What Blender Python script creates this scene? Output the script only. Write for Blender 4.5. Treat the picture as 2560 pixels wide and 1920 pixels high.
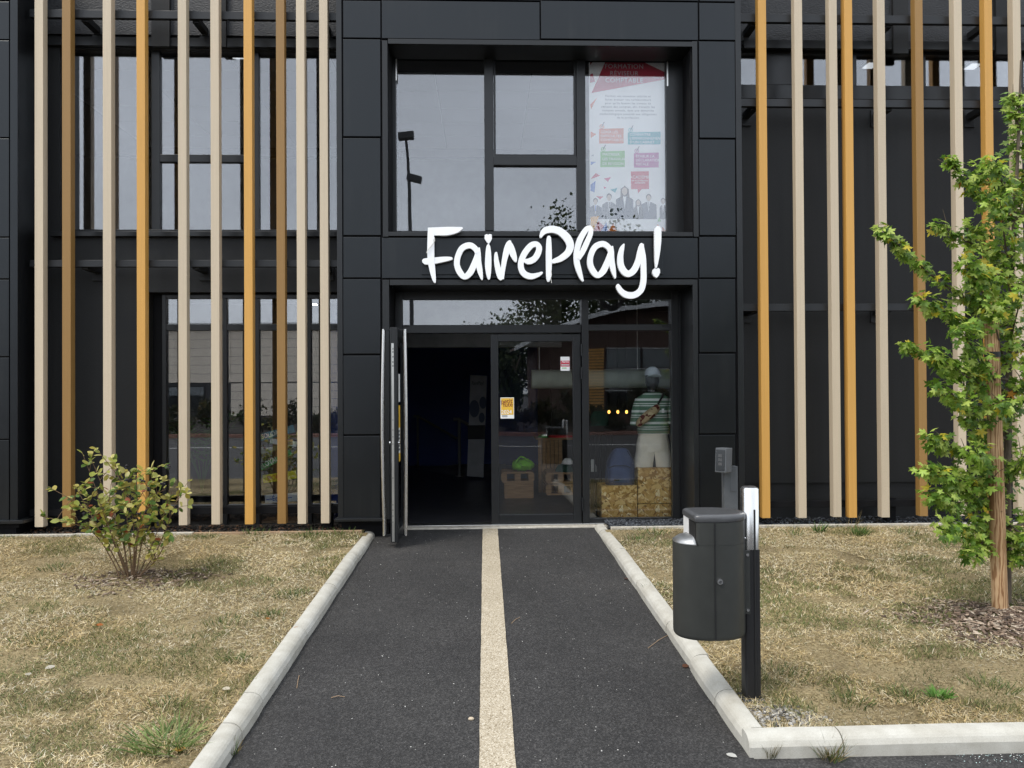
import bpy, bmesh, math, random
import numpy as np
from mathutils import Vector, Matrix

for o in list(bpy.data.objects):
    bpy.data.objects.remove(o)
random.seed(7)
RNG = np.random.default_rng(11)
S = bpy.context.scene
COL = S.collection

# ------------------------------------------------------------------ camera
FPX = 1923.0                                   # focal length in photo pixels (2560 wide)
PITCH, YAW, ROLL = math.radians(0.507), math.radians(2.0), math.radians(-0.334)
CZ = 1.70
d_ = Vector((math.sin(YAW) * math.cos(PITCH), math.cos(YAW) * math.cos(PITCH), math.sin(PITCH)))
rt = Vector((math.cos(YAW), -math.sin(YAW), 0))
up = rt.cross(d_)
RT = math.cos(ROLL) * rt + math.sin(ROLL) * up
UP = -math.sin(ROLL) * rt + math.cos(ROLL) * up
cam_d = bpy.data.cameras.new('camera')
cam = bpy.data.objects.new('camera', cam_d)
COL.objects.link(cam)
M = Matrix((RT, UP, -d_)).transposed().to_4x4()
M.translation = Vector((0, 0, CZ))
cam.matrix_world = M
cam_d.sensor_fit = 'HORIZONTAL'
cam_d.sensor_width = 36.0
cam_d.lens = 36.0 * FPX / 2560.0
cam_d.clip_start = 0.05
cam_d.clip_end = 2000
S.camera = cam

# ------------------------------------------------------------------ world, sun, exposure
SUN_EL, SUN_AZ = math.radians(58), math.radians(232)      # behind the camera, a little to the left
w = bpy.data.worlds.new('World')
S.world = w
w.use_nodes = True
nt = w.node_tree
for n in list(nt.nodes):
    nt.nodes.remove(n)
sky = nt.nodes.new('ShaderNodeTexSky')
sky.sky_type = 'NISHITA'
sky.sun_disc = False
sky.sun_elevation = SUN_EL
sky.sun_rotation = SUN_AZ
sky.air_density = 1.0
sky.dust_density = 4.0
mx = nt.nodes.new('ShaderNodeMix')
mx.data_type = 'RGBA'
mx.inputs[0].default_value = 0.82                          # even cloud layer over the clear sky
nt.links.new(sky.outputs[0], mx.inputs[6])
mx.inputs[7].default_value = (9.2, 9.9, 10.9, 1)
bg = nt.nodes.new('ShaderNodeBackground')
bg.inputs[1].default_value = 0.10
wtc = nt.nodes.new('ShaderNodeTexCoord')
wmp = nt.nodes.new('ShaderNodeMapping')
wmp.inputs['Scale'].default_value = (1.0, 1.0, 2.6)
nt.links.new(wtc.outputs['Generated'], wmp.inputs[0])
wns = nt.nodes.new('ShaderNodeTexNoise')
wns.inputs['Scale'].default_value = 3.2
wns.inputs['Detail'].default_value = 4
wns.inputs['Roughness'].default_value = 0.5
nt.links.new(wmp.outputs[0], wns.inputs['Vector'])
wmr = nt.nodes.new('ShaderNodeMapRange')
wmr.inputs['From Min'].default_value = 0.3
wmr.inputs['From Max'].default_value = 0.7
wmr.inputs['To Min'].default_value = 0.86
wmr.inputs['To Max'].default_value = 1.12
nt.links.new(wns.outputs[0], wmr.inputs[0])
wmul = nt.nodes.new('ShaderNodeMix')
wmul.data_type = 'RGBA'
wmul.blend_type = 'MULTIPLY'
wmul.inputs[0].default_value = 1.0
nt.links.new(mx.outputs[2], wmul.inputs[6])
nt.links.new(wmr.outputs[0], wmul.inputs[7])
nt.links.new(wmul.outputs[2], bg.inputs[0])
wo = nt.nodes.new('ShaderNodeOutputWorld')
nt.links.new(bg.outputs[0], wo.inputs[0])
sd = bpy.data.lights.new('sun', 'SUN')
sd.energy = 1.3
sd.angle = math.radians(16)
sd.color = (1.0, 0.95, 0.87)
so = bpy.data.objects.new('sun', sd)
COL.objects.link(so)
sv = Vector((math.sin(SUN_AZ) * math.cos(SUN_EL), math.cos(SUN_AZ) * math.cos(SUN_EL), math.sin(SUN_EL)))
so.rotation_euler = sv.to_track_quat('Z', 'Y').to_euler()
so.location = sv * 60
S.view_settings.view_transform = 'Standard'
S.view_settings.look = 'None'
S.view_settings.exposure = 0.92
S.view_settings.gamma = 1.0
S.render.resolution_x, S.render.resolution_y = 1024, 768

# ------------------------------------------------------------------ surveying helpers
SL = 0.033                                     # the forecourt climbs 3.3 % towards the door


def gz(y):
    return max(-0.0825, min(0.195, SL * (y - 2.5)))


def ray(u, v):
    return d_ + RT * ((u - 1280) / FPX) + UP * ((960 - v) / FPX)


def pt(u, v, Y):
    r = ray(u, v)
    t = Y / r.y
    return Vector((r.x * t, Y, CZ + r.z * t))


def gp(u, v, dz=0.0):
    r = ray(u, v)
    t = (CZ + 2.5 * SL - dz) / (SL * r.y - r.z)
    return Vector((r.x * t, r.y * t, CZ + r.z * t))


def rc(u0, v0, u1, v1, Y):
    a = pt(u0, (v0 + v1) / 2, Y).x
    b = pt(u1, (v0 + v1) / 2, Y).x
    c = pt((u0 + u1) / 2, v1, Y).z
    d = pt((u0 + u1) / 2, v0, Y).z
    return a, b, c, d


# ------------------------------------------------------------------ materials
def srgb(r, g, b):
    f = lambda c: (c / 255 / 12.92) if c / 255 <= 0.04045 else ((c / 255 + 0.055) / 1.055) ** 2.4
    return (f(r), f(g), f(b))


MATS = {}


class NT:
    def __init__(s, name):
        s.m = bpy.data.materials.new(name)
        s.m.use_nodes = True
        s.t = s.m.node_tree
        s.b = s.t.nodes['Principled BSDF']
        s.out = s.t.nodes['Material Output']
        s.tc = None
        MATS[name] = s.m

    def n(s, k, **kw):
        x = s.t.nodes.new(k)
        for a, v in kw.items():
            setattr(x, a, v)
        return x

    def l(s, a, b):
        s.t.links.new(a, b)

    def coord(s, scale=(1, 1, 1), rot=(0, 0, 0)):
        if s.tc is None:
            s.tc = s.n('ShaderNodeTexCoord')
        mp = s.n('ShaderNodeMapping')
        mp.inputs['Scale'].default_value = scale
        mp.inputs['Rotation'].default_value = rot
        s.l(s.tc.outputs['Object'], mp.inputs[0])
        return mp.outputs[0]

    def noise(s, scale, detail=3, co=None, rough=0.55):
        x = s.n('ShaderNodeTexNoise')
        x.inputs['Scale'].default_value = scale
        x.inputs['Detail'].default_value = detail
        x.inputs['Roughness'].default_value = rough
        s.l(co if co is not None else s.coord(), x.inputs['Vector'])
        return x

    def voro(s, scale, co=None, feature='F1'):
        x = s.n('ShaderNodeTexVoronoi', feature=feature)
        x.inputs['Scale'].default_value = scale
        s.l(co if co is not None else s.coord(), x.inputs['Vector'])
        return x

    def ramp(s, fac, stops, interp='LINEAR'):
        x = s.n('ShaderNodeValToRGB')
        x.color_ramp.interpolation = interp
        e = x.color_ramp.elements
        while len(e) < len(stops):
            e.new(0.5)
        for i, (p, c) in enumerate(stops):
            e[i].position = p
            e[i].color = (*c, 1)
        s.l(fac, x.inputs[0])
        return x.outputs[0]

    def mix(s, fac, a, b, mode='MIX'):
        x = s.n('ShaderNodeMix', data_type='RGBA', blend_type=mode)
        if isinstance(fac, (int, float)):
            x.inputs[0].default_value = fac
        else:
            s.l(fac, x.inputs[0])
        for i, q in ((6, a), (7, b)):
            if isinstance(q, tuple):
                x.inputs[i].default_value = (*q, 1)
            else:
                s.l(q, x.inputs[i])
        return x.outputs[2]

    def bump(s, h, strength=0.3, dist=0.005):
        x = s.n('ShaderNodeBump')
        x.inputs['Strength'].default_value = strength
        x.inputs['Distance'].default_value = dist
        s.l(h, x.inputs['Height'])
        s.l(x.outputs[0], s.b.inputs['Normal'])

    def base(s, c):
        if isinstance(c, tuple):
            s.b.inputs['Base Color'].default_value = (*c, 1)
        else:
            s.l(c, s.b.inputs['Base Color'])

    def set(s, rough=0.5, metal=0.0, spec=0.5):
        s.b.inputs['Roughness'].default_value = rough
        s.b.inputs['Metallic'].default_value = metal
        s.b.inputs['Specular IOR Level'].default_value = spec
        return s


def sc(c, k):
    return tuple(min(1, q * k) for q in c)


def mat(name, c, rough=0.5, metal=0.0, spec=0.5, var=0.12, vs=6.0, bump=0.0, bs=150.0, stretch=None, dist=0.004):
    a = NT(name)
    co = a.coord(stretch) if stretch else a.coord()
    n = a.noise(vs, 4, co)
    a.base(a.ramp(n.outputs[0], [(0.3, sc(c, 1 - var)), (0.7, sc(c, 1 + var))]))
    a.set(rough, metal, spec)
    if rough > 0.15 and var > 0:
        r = a.noise(vs * 1.7, 3, co)
        mr = a.n('ShaderNodeMapRange')
        mr.inputs['To Min'].default_value = max(0.03, rough - 0.06)
        mr.inputs['To Max'].default_value = min(1, rough + 0.06)
        a.l(r.outputs[0], mr.inputs[0])
        a.l(mr.outputs[0], a.b.inputs['Roughness'])
    if bump:
        a.bump(a.noise(bs, 3, co).outputs[0], bump, dist)
    return a.m


def emis(name, c, e):
    a = NT(name)
    a.base(c)
    a.b.inputs['Emission Color'].default_value = (*c, 1)
    a.b.inputs['Emission Strength'].default_value = e
    return a.m


def leafmat(name, trans=0.35, rough=0.45):
    a = NT(name)
    at = a.n('ShaderNodeAttribute', attribute_name='Col')
    n = a.noise(60, 2)
    c = a.mix(0.35, at.outputs[0], a.mix(1.0, at.outputs[0], a.ramp(n.outputs[0], [(0.3, (0.6, 0.6, 0.6)), (0.7, (1, 1, 1))]), 'MULTIPLY'))
    a.base(c)
    a.set(rough, 0, 0.4)
    tr = a.n('ShaderNodeBsdfTranslucent')
    a.l(c, tr.inputs[0])
    ms = a.n('ShaderNodeMixShader')
    ms.inputs[0].default_value = trans
    a.l(a.b.outputs[0], ms.inputs[1])
    a.l(tr.outputs[0], ms.inputs[2])
    a.l(ms.outputs[0], a.out.inputs[0])
    return a.m


def glassmat(name, refl=0.2, tint=(0.80, 0.86, 0.84), wav=0.035):
    a = NT(name)
    t = a.t
    t.nodes.remove(a.b)
    g = a.n('ShaderNodeBsdfGlossy')
    g.inputs['Roughness'].default_value = 0.0
    g.inputs[0].default_value = (0.96, 0.97, 1.0, 1)
    tr = a.n('ShaderNodeBsdfTransparent')
    tr.inputs[0].default_value = (*tint, 1)
    fr = a.n('ShaderNodeFresnel')
    fr.inputs[0].default_value = 1.5
    ma = a.n('ShaderNodeMath', operation='MULTIPLY_ADD', use_clamp=True)
    ma.inputs[1].default_value = 1.0
    ma.inputs[2].default_value = refl
    a.l(fr.outputs[0], ma.inputs[0])
    ms = a.n('ShaderNodeMixShader')
    a.l(ma.outputs[0], ms.inputs[0])
    a.l(tr.outputs[0], ms.inputs[1])
    a.l(g.outputs[0], ms.inputs[2])
    bp = a.n('ShaderNodeBump')
    bp.inputs['Strength'].default_value = wav
    bp.inputs['Distance'].default_value = 0.02
    a.l(a.noise(1.3, 1).outputs[0], bp.inputs['Height'])
    a.l(bp.outputs[0], g.inputs['Normal'])
    a.l(ms.outputs[0], a.out.inputs[0])
    return a.m


# cladding and metal
a = NT('panel')
oi = a.n('ShaderNodeObjectInfo')
st1 = a.noise(9, 4, a.coord((1, 1, 0.05)))
cl = a.noise(2.2, 5)
base = a.ramp(oi.outputs['Random'], [(0.0, (0.0052, 0.0056, 0.0064)), (1.0, (0.0078, 0.0083, 0.0094))])
dust = a.n('ShaderNodeMath', operation='MULTIPLY')
a.l(a.ramp(st1.outputs[0], [(0.52, (0, 0, 0)), (0.78, (1, 1, 1))]), dust.inputs[0])
a.l(a.ramp(cl.outputs[0], [(0.40, (0, 0, 0)), (0.75, (0.55, 0.55, 0.55))]), dust.inputs[1])
a.base(a.mix(dust.outputs[0], base, (0.024, 0.024, 0.023)))
a.set(0.3, 0, 0.36)
a.b.inputs['Specular Tint'].default_value = (0.88, 0.95, 1.0, 1)
mr = a.n('ShaderNodeMapRange')
mr.inputs['To Min'].default_value = 0.23
mr.inputs['To Max'].default_value = 0.40
a.l(cl.outputs[0], mr.inputs[0])
a.l(mr.outputs[0], a.b.inputs['Roughness'])
a.bump(a.noise(1.6, 2).outputs[0], 0.10, 0.03)
mat('trim', (0.0100, 0.0110, 0.0120), 0.32, 0, 0.38, 0.08, 4)
mat('gap', (0.004, 0.004, 0.005), 0.8, 0, 0.2)
mat('frame', (0.0125, 0.0135, 0.0148), 0.32, 0, 0.38, 0.06, 5)
mat('rail', (0.011, 0.012, 0.0135), 0.40, 0, 0.38, 0.1, 5)
mat('black_gasket', (0.006, 0.006, 0.006), 0.6)
mat('alu', (0.62, 0.61, 0.58), 0.3, 1.0, 0.5, 0.08, 20, stretch=(1, 1, 0.1))
mat('steel', (0.66, 0.65, 0.63), 0.27, 1.0, 0.5, 0.10, 40, 0.06, 300, (1, 1, 0.04))
mat('steel_tray', (0.42, 0.42, 0.41), 0.42, 1.0, 0.5, 0.1, 20)
mat('steel_satin', (0.74, 0.73, 0.71), 0.55, 0.25, 0.5, 0.06, 20)
mat('steel_bolt', (0.7, 0.7, 0.7), 0.25, 1.0)
mat('binpaint', (0.030, 0.0315, 0.0285), 0.40, 0, 0.5, 0.10, 14, 0.10, 500)
mat('lidpaint', (0.06, 0.061, 0.063), 0.30, 0, 0.5, 0.15, 18)
mat('postblack', (0.010, 0.010, 0.011), 0.42, 0, 0.5, 0.12, 8)
mat('greypost', (0.085, 0.092, 0.10), 0.45, 0, 0.4, 0.1, 10)
mat('darkscreen', (0.010, 0.012, 0.013), 0.12)

a = NT('wall')                                   # dark fibre boards with faint vertical streaks
n1 = a.noise(7, 4, a.coord((1, 1, 0.06)))
n2 = a.noise(160, 2, a.coord((1, 1, 0.25)))
a.base(a.mix(0.5, a.ramp(n1.outputs[0], [(0.3, (0.0095, 0.0102, 0.0108)), (0.7, (0.018, 0.019, 0.020))]),
             a.ramp(n2.outputs[0], [(0.35, (0.010, 0.0108, 0.0115)), (0.65, (0.019, 0.020, 0.021))])))
a.set(0.55, 0, 0.33)
a.bump(n2.outputs[0], 0.15, 0.003)

a = NT('render')                                 # dark rough render at the top of the wall
n1 = a.noise(38, 3, a.coord((1, 1, 2.2)))
a.base(a.ramp(n1.outputs[0], [(0.3, (0.014, 0.0155, 0.018)), (0.7, (0.024, 0.026, 0.03))]))
a.set(0.5, 0, 0.5)
a.bump(n1.outputs[0], 0.5, 0.015)


def slatmat(name, c):
    a = NT(name)
    g = a.noise(420, 2)
    st = a.noise(10, 3, a.coord((6, 6, 0.15)))
    oi = a.n('ShaderNodeObjectInfo')
    base = a.mix(1.0, a.ramp(g.outputs[0], [(0.3, sc(c, 0.84)), (0.7, sc(c, 1.12))]), a.ramp(oi.outputs['Random'], [(0, (0.90, 0.89, 0.88)), (1, (1.04, 1.03, 1.02))]), 'MULTIPLY')
    a.base(a.mix(0.35, base, a.mix(1.0, base, a.ramp(st.outputs[0], [(0.35, (0.84, 0.84, 0.84)), (0.65, (1, 1, 1))]), 'MULTIPLY')))
    a.set(0.48, 0.0, 0.4)
    a.bump(g.outputs[0], 0.10, 0.002)


slatmat('slat_beige', srgb(196, 181, 157))
slatmat('slat_gold', srgb(200, 152, 78))
slatmat('slat_brown', srgb(146, 112, 62))
mat('letter_white', (0.86, 0.87, 0.88), 0.4, 0, 0.4, 0.03, 8)
glassmat('glass', 0.072, (0.985, 0.99, 0.985))
glassmat('glass_low', 0.10, (0.985, 0.99, 0.985))
glassmat('glass_door', 0.02, (0.98, 0.99, 0.985))
mat('interior_dark', (0.05, 0.05, 0.052), 0.7)
mat('interior_floor', (0.030, 0.030, 0.033), 0.35, 0, 0.5, 0.2, 3)
mat('interior_grey', (0.16, 0.16, 0.16), 0.7)
mat('interior_white', (0.22, 0.22, 0.22), 0.7)
mat('navy', (0.014, 0.04, 0.22), 0.5, 0, 0.4, 0.1, 2)
mat('tile', (0.36, 0.36, 0.36), 0.8, 0, 0.3, 0.06, 30)
emis('lamp_panel', (0.9, 0.95, 1.0), 0.38)
emis('bulb', (1.0, 0.52, 0.10), 1.6)
emis('spot', (1.0, 0.95, 0.88), 45.0)

# ground
a = NT('asphalt')
v1 = a.voro(120)
big = a.noise(0.9, 5)
mid = a.noise(12, 4)
c1 = a.ramp(v1.outputs['Color'], [(0.1, (0.0165, 0.0158, 0.0152)), (0.55, (0.033, 0.0316, 0.0305)), (0.93, (0.072, 0.069, 0.066))])
c2 = a.mix(0.6, c1, a.mix(1.0, c1, a.ramp(big.outputs[0], [(0.3, (0.50, 0.50, 0.51)), (0.55, (1.0, 1.0, 1.0)), (0.72, (1.5, 1.47, 1.42))]), 'MULTIPLY'))
c3 = a.mix(0.5, c2, a.mix(1.0, c2, a.ramp(mid.outputs[0], [(0.3, (0.65, 0.65, 0.66)), (0.7, (1.1, 1.1, 1.1))]), 'MULTIPLY'))
a.base(c3)
a.set(0.72, 0, 0.4)
hm = a.n('ShaderNodeMath', operation='ADD')
a.l(v1.outputs['Distance'], hm.inputs[0])
a.l(a.noise(140, 3).outputs[0], hm.inputs[1])
a.bump(hm.outputs[0], 0.75, 0.006)

a = NT('resin')
v1 = a.voro(150)
v2 = a.noise(5, 4)
c1 = a.ramp(v1.outputs['Color'], [(0.05, srgb(118, 104, 82)), (0.3, srgb(166, 154, 132)), (0.7, srgb(188, 177, 156)), (0.95, srgb(210, 202, 186))])
a.base(a.mix(0.5, c1, a.mix(1.0, c1, a.ramp(v2.outputs[0], [(0.3, (0.72, 0.70, 0.66)), (0.7, (1, 1, 1))]), 'MULTIPLY')))
a.set(0.6, 0, 0.4)
a.bump(v1.outputs['Distance'], 0.6, 0.006)

a = NT('kerb')
n1 = a.noise(9, 6)
n2 = a.noise(260, 2)
n3 = a.noise(2.2, 4)
c1 = a.ramp(n1.outputs[0], [(0.25, srgb(166, 162, 151)), (0.5, srgb(180, 177, 167)), (0.75, srgb(192, 190, 181))])
c2 = a.mix(0.35, c1, a.mix(1.0, c1, a.ramp(n2.outputs[0], [(0.3, (0.55, 0.53, 0.5)), (0.6, (1, 1, 1))]), 'MULTIPLY'))
a.base(a.mix(0.5, c2, a.mix(1.0, c2, a.ramp(n3.outputs[0], [(0.35, (0.88, 0.86, 0.82)), (0.6, (1, 1, 1))]), 'MULTIPLY')))
a.set(0.85, 0, 0.3)
a.bump(n2.outputs[0], 0.35, 0.003)

a = NT('lawn_soil')
n1 = a.noise(1.4, 5)
n2 = a.noise(60, 4)
n3 = a.noise(300, 2)
c1 = a.ramp(n1.outputs[0], [(0.32, srgb(118, 106, 78)), (0.5, srgb(158, 143, 110)), (0.68, srgb(176, 160, 122))])
c2 = a.mix(1.0, c1, a.ramp(n2.outputs[0], [(0.3, (0.45, 0.42, 0.38)), (0.65, (1, 1, 1))]), 'MULTIPLY')
a.base(a.mix(0.6, c2, a.mix(1.0, c2, a.ramp(n3.outputs[0], [(0.3, (0.4, 0.4, 0.4)), (0.65, (1.1, 1.1, 1.1))]), 'MULTIPLY')))
a.set(0.95, 0, 0.1)
a.bump(n2.outputs[0], 0.8, 0.02)

mat('soil', (0.030, 0.026, 0.022), 0.95, 0, 0.2, 0.4, 30, 0.7, 90, None, 0.02)
mat('concrete', srgb(176, 170, 158), 0.85, 0, 0.3, 0.2, 14, 0.3, 200)
mat('woodedge', srgb(150, 126, 100), 0.8, 0, 0.3, 0.25, 10, 0.3, 60, (0.3, 6, 6))
leafmat('leaf', 0.46)
leafmat('grass', 0.25, 0.7)
leafmat('chips', 0.0, 0.9)
mat('bark', srgb(92, 82, 70), 0.9, 0, 0.2, 0.35, 40, 0.6, 60, (1, 1, 0.25))
mat('twig', srgb(104, 84, 64), 0.85, 0, 0.2, 0.3, 60)
mat('berry', (0.010, 0.008, 0.012), 0.5)
a = NT('stakewood')
wv = a.n('ShaderNodeTexWave', wave_type='BANDS', bands_direction='X')
wv.inputs['Scale'].default_value = 9
wv.inputs['Distortion'].default_value = 9
wv.inputs['Detail'].default_value = 3
wv.inputs['Detail Scale'].default_value = 1.6
a.l(a.coord((2.2, 2.2, 0.28)), wv.inputs['Vector'])
n1 = a.noise(5, 5, a.coord((1, 1, 0.5)))
c1 = a.ramp(wv.outputs[0], [(0.15, srgb(142, 106, 72)), (0.35, srgb(176, 142, 104)), (0.8, srgb(192, 160, 122))])
a.base(a.mix(0.6, c1, a.mix(1.0, c1, a.ramp(n1.outputs[0], [(0.35, (0.5, 0.42, 0.36)), (0.6, (1.05, 1.05, 1.05))]), 'MULTIPLY')))
a.set(0.75, 0, 0.3)
a.bump(wv.outputs[0], 0.2, 0.004)
mat('stakeend', srgb(190, 172, 140), 0.8, 0, 0.3, 0.25, 30)
mat('rubber', (0.012, 0.012, 0.012), 0.6)

a = NT('osb')
def chips(rot, s1, s2, scl):
    mp2 = a.n('ShaderNodeMapping')
    mp2.inputs['Scale'].default_value = (s1, 1.0, s2)
    a.l(a.coord((1, 1, 1), (0, rot, 0)), mp2.inputs[0])
    v = a.voro(scl, mp2.outputs[0])
    return a.ramp(v.outputs['Color'], [(0.1, srgb(128, 88, 36)), (0.32, srgb(188, 140, 66)), (0.58, srgb(214, 172, 96)), (0.82, srgb(236, 204, 138)), (0.95, srgb(250, 232, 184))])
k1 = chips(0.5, 1.0, 3.6, 10)
k2 = chips(-0.9, 1.0, 3.6, 12)
k3 = chips(1.5, 1.0, 3.2, 9)
sel = a.noise(14, 2)
sel2 = a.noise(17, 2, a.coord((1, 1, 1), (1, 2, 3)))
m1 = a.mix(a.ramp(sel.outputs[0], [(0.48, (0, 0, 0)), (0.52, (1, 1, 1))]), k1, k2)
a.base(a.mix(a.ramp(sel2.outputs[0], [(0.53, (0, 0, 0)), (0.56, (1, 1, 1))]), m1, k3))
a.set(0.6, 0, 0.4)

mat('plank_teal', srgb(38, 120, 140), 0.7)
mat('plank_green', srgb(60, 150, 95), 0.7)
mat('plank_yellow', srgb(214, 208, 40), 0.7)
mat('plank_white', srgb(205, 212, 216), 0.7)
mat('plank_pink', srgb(206, 140, 122), 0.7)
mat('plank_olive', srgb(120, 125, 85), 0.7)
mat('paint_white', srgb(225, 232, 228), 0.7)
mat('paint_red', srgb(176, 62, 40), 0.7)
mat('paint_blue', srgb(36, 84, 170), 0.7)
mat('paper', srgb(240, 240, 238), 0.6, 0, 0.3, 0.02)
for nm, c in dict(crimson=(178, 28, 58), salmon=(214, 120, 84), teal=(30, 158, 168), green=(112, 182, 84), purple=(176, 48, 140), red=(200, 36, 66),
                  blue=(40, 104, 192), amber=(236, 172, 30), orange=(226, 120, 40), grey=(96, 100, 108), lightgrey=(190, 190, 192), navyink=(58, 66, 84),
                  skin=(202, 184, 170), hair=(72, 62, 56), black=(22, 22, 24), pink=(206, 70, 118), mustard=(236, 190, 70), maroon=(132, 30, 40), inkwhite=(245, 245, 245)).items():
    mat('ink_' + nm, srgb(*c), 0.6, 0, 0.3, 0.02)

a = NT('tshirt')
sx = a.n('ShaderNodeSeparateXYZ')
a.l(a.coord(), sx.inputs[0])
mm = a.n('ShaderNodeMath', operation='MULTIPLY')
mm.inputs[1].default_value = 7.4
a.l(sx.outputs[2], mm.inputs[0])
fr = a.n('ShaderNodeMath', operation='FRACT')
a.l(mm.outputs[0], fr.inputs[0])
G_, W_ = srgb(100, 134, 112), srgb(222, 226, 222)
a.base(a.ramp(fr.outputs[0], [(0.0, G_), (0.34, W_), (0.42, G_), (0.52, W_), (0.60, G_), (0.80, W_)], 'CONSTANT'))
a.set(0.9, 0, 0.2)
a.bump(a.noise(9, 3).outputs[0], 0.5, 0.03)
mat('shorts', srgb(236, 228, 210), 0.9, 0, 0.2, 0.06, 10, 0.5, 9, None, 0.03)
mat('cap', srgb(196, 206, 214), 0.85, 0, 0.2)
mat('mannequin', (0.020, 0.022, 0.025), 0.5)
a = NT('bagcloth')
v1 = a.voro(26, a.coord((1, 1, 1), (0, 0.7, 0)))
a.base(a.ramp(v1.outputs['Color'], [(0.2, srgb(96, 36, 30)), (0.28, srgb(176, 156, 120)), (0.75, srgb(196, 178, 142)), (0.88, srgb(60, 60, 54))], 'CONSTANT'))
a.set(0.9)
mat('backpack', srgb(74, 86, 118), 0.85, 0, 0.2, 0.15, 8)
mat('lime', srgb(130, 205, 40), 0.6)
mat('redcloth', srgb(200, 40, 44), 0.85)
mat('greencloth', srgb(70, 150, 50), 0.85)
mat('palm_green', srgb(52, 92, 40), 0.5)
mat('darkgreencloth', srgb(28, 62, 50), 0.85)
mat('whitecloth', srgb(214, 212, 206), 0.85)
mat('pallet', srgb(150, 118, 84), 0.8, 0, 0.3, 0.25, 12, 0.2, 60, (0.4, 4, 4))
mat('duct', srgb(190, 200, 186), 0.6)
mat('stagewhite', srgb(128, 128, 130), 0.6)
mat('dull_metal', (0.10, 0.10, 0.10), 0.5)
# across the road (met in the window reflections)
mat('cream', srgb(240, 226, 206), 0.6, 0, 0.4, 0.05, 1)
mat('white_metal', srgb(232, 232, 230), 0.5)
mat('roof_brown', srgb(92, 70, 60), 0.7)
mat('timber', srgb(232, 176, 104), 0.7, 0, 0.3, 0.2, 6)
glassmat('far_glass', 0.06, (0.4, 0.5, 0.48), 0)
mat('brickkerb', srgb(150, 112, 98), 0.85, 0, 0.3, 0.3, 20)
mat('lamp_dark', (0.02, 0.021, 0.023), 0.5)
mat('roadwhite', srgb(205, 205, 200), 0.7)


# ------------------------------------------------------------------ mesh builder
class MB:
    def __init__(s):
        s.v, s.f, s.sm = [], [], []

    def add(s, vs, fs, smooth=False):
        o = len(s.v)
        s.v += [tuple(p) for p in vs]
        for f in fs:
            s.f.append(tuple(i + o for i in f))
            s.sm.append(smooth)
        return s

    def box(s, x0, x1, y0, y1, z0, z1):
        x0, x1 = min(x0, x1), max(x0, x1)
        y0, y1 = min(y0, y1), max(y0, y1)
        z0, z1 = min(z0, z1), max(z0, z1)
        return s.add([(x0, y0, z0), (x1, y0, z0), (x1, y1, z0), (x0, y1, z0), (x0, y0, z1), (x1, y0, z1), (x1, y1, z1), (x0, y1, z1)],
                     [(0, 3, 2, 1), (4, 5, 6, 7), (0, 1, 5, 4), (1, 2, 6, 5), (2, 3, 7, 6), (3, 0, 4, 7)])

    def obox(s, c, ax, ay, az):
        c, ax, ay, az = Vector(c), Vector(ax), Vector(ay), Vector(az)
        q = [c + i * ax + j * ay + k * az for k in (-1, 1) for (i, j) in ((-1, -1), (1, -1), (1, 1), (-1, 1))]
        return s.add(q, [(0, 3, 2, 1), (4, 5, 6, 7), (0, 1, 5, 4), (1, 2, 6, 5), (2, 3, 7, 6), (3, 0, 4, 7)])

    def poly(s, pts):
        return s.add(pts, [tuple(range(len(pts)))])

    def rings(s, rr, cap0=True, cap1=True, smooth=True):
        n = len(rr[0])
        o = [p for r in rr for p in r]
        fs = []
        for i in range(len(rr) - 1):
            for j in range(n):
                k = (j + 1) % n
                fs.append((i * n + j, i * n + k, (i + 1) * n + k, (i + 1) * n + j))
        s.add(o, fs, smooth)
        if cap0:
            s.add(rr[0][::-1], [tuple(range(n))])
        if cap1:
            s.add(rr[-1], [tuple(range(n))])
        return s

    def tube(s, pts, rad, n=8, caps=True):
        pts = [Vector(p) for p in pts]
        if not hasattr(rad, '__len__'):
            rad = [rad] * len(pts)
        rr = []
        ref = None
        for i, p in enumerate(pts):
            t = (pts[min(i + 1, len(pts) - 1)] - pts[max(i - 1, 0)]).normalized()
            if ref is None:
                ref = Vector((1, 0, 0)) if abs(t.x) < 0.8 else Vector((0, 1, 0))
            a_ = (ref - t * ref.dot(t)).normalized()
            ref = a_
            b_ = t.cross(a_)
            rr.append([p + rad[i] * (math.cos(2 * math.pi * k / n) * a_ + math.sin(2 * math.pi * k / n) * b_) for k in range(n)])
        return s.rings(rr, caps, caps)

    def ball(s, c, rx, ry, rz, n=12, m=8):
        rr = []
        for i in range(1, m):
            t = math.pi * i / m
            rr.append([(c[0] + rx * math.sin(t) * math.cos(2 * math.pi * k / n), c[1] + ry * math.sin(t) * math.sin(2 * math.pi * k / n), c[2] - rz * math.cos(t)) for k in range(n)])
        return s.rings(rr)

    def build(s, name, m, parent=None, bevel=0.0, kind=None):
        me = bpy.data.meshes.new(name)
        off = base_of(parent)
        me.from_pydata([(x - off[0], y - off[1], z - off[2]) for x, y, z in s.v], [], s.f)
        me.polygons.foreach_set('use_smooth', s.sm)
        me.materials.append(MATS[m])
        me.update()
        o = bpy.data.objects.new(name, me)
        COL.objects.link(o)
        if parent is not None:
            o.parent = parent
        if bevel:
            b = o.modifiers.new('bevel', 'BEVEL')
            b.width = bevel
            b.segments = 2
            b.limit_method = 'ANGLE'
            b.angle_limit = math.radians(40)
        if kind:
            o['kind'] = kind
        return o


def base_of(p):
    v = Vector((0, 0, 0))
    while p is not None:
        v += Vector(p.location)
        p = p.parent
    return v


def B(*a):
    return MB().box(*a)


def tag(o, label, cat, group=None):
    o['label'] = label
    o['category'] = cat
    if group:
        o['group'] = group
    return o


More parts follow.
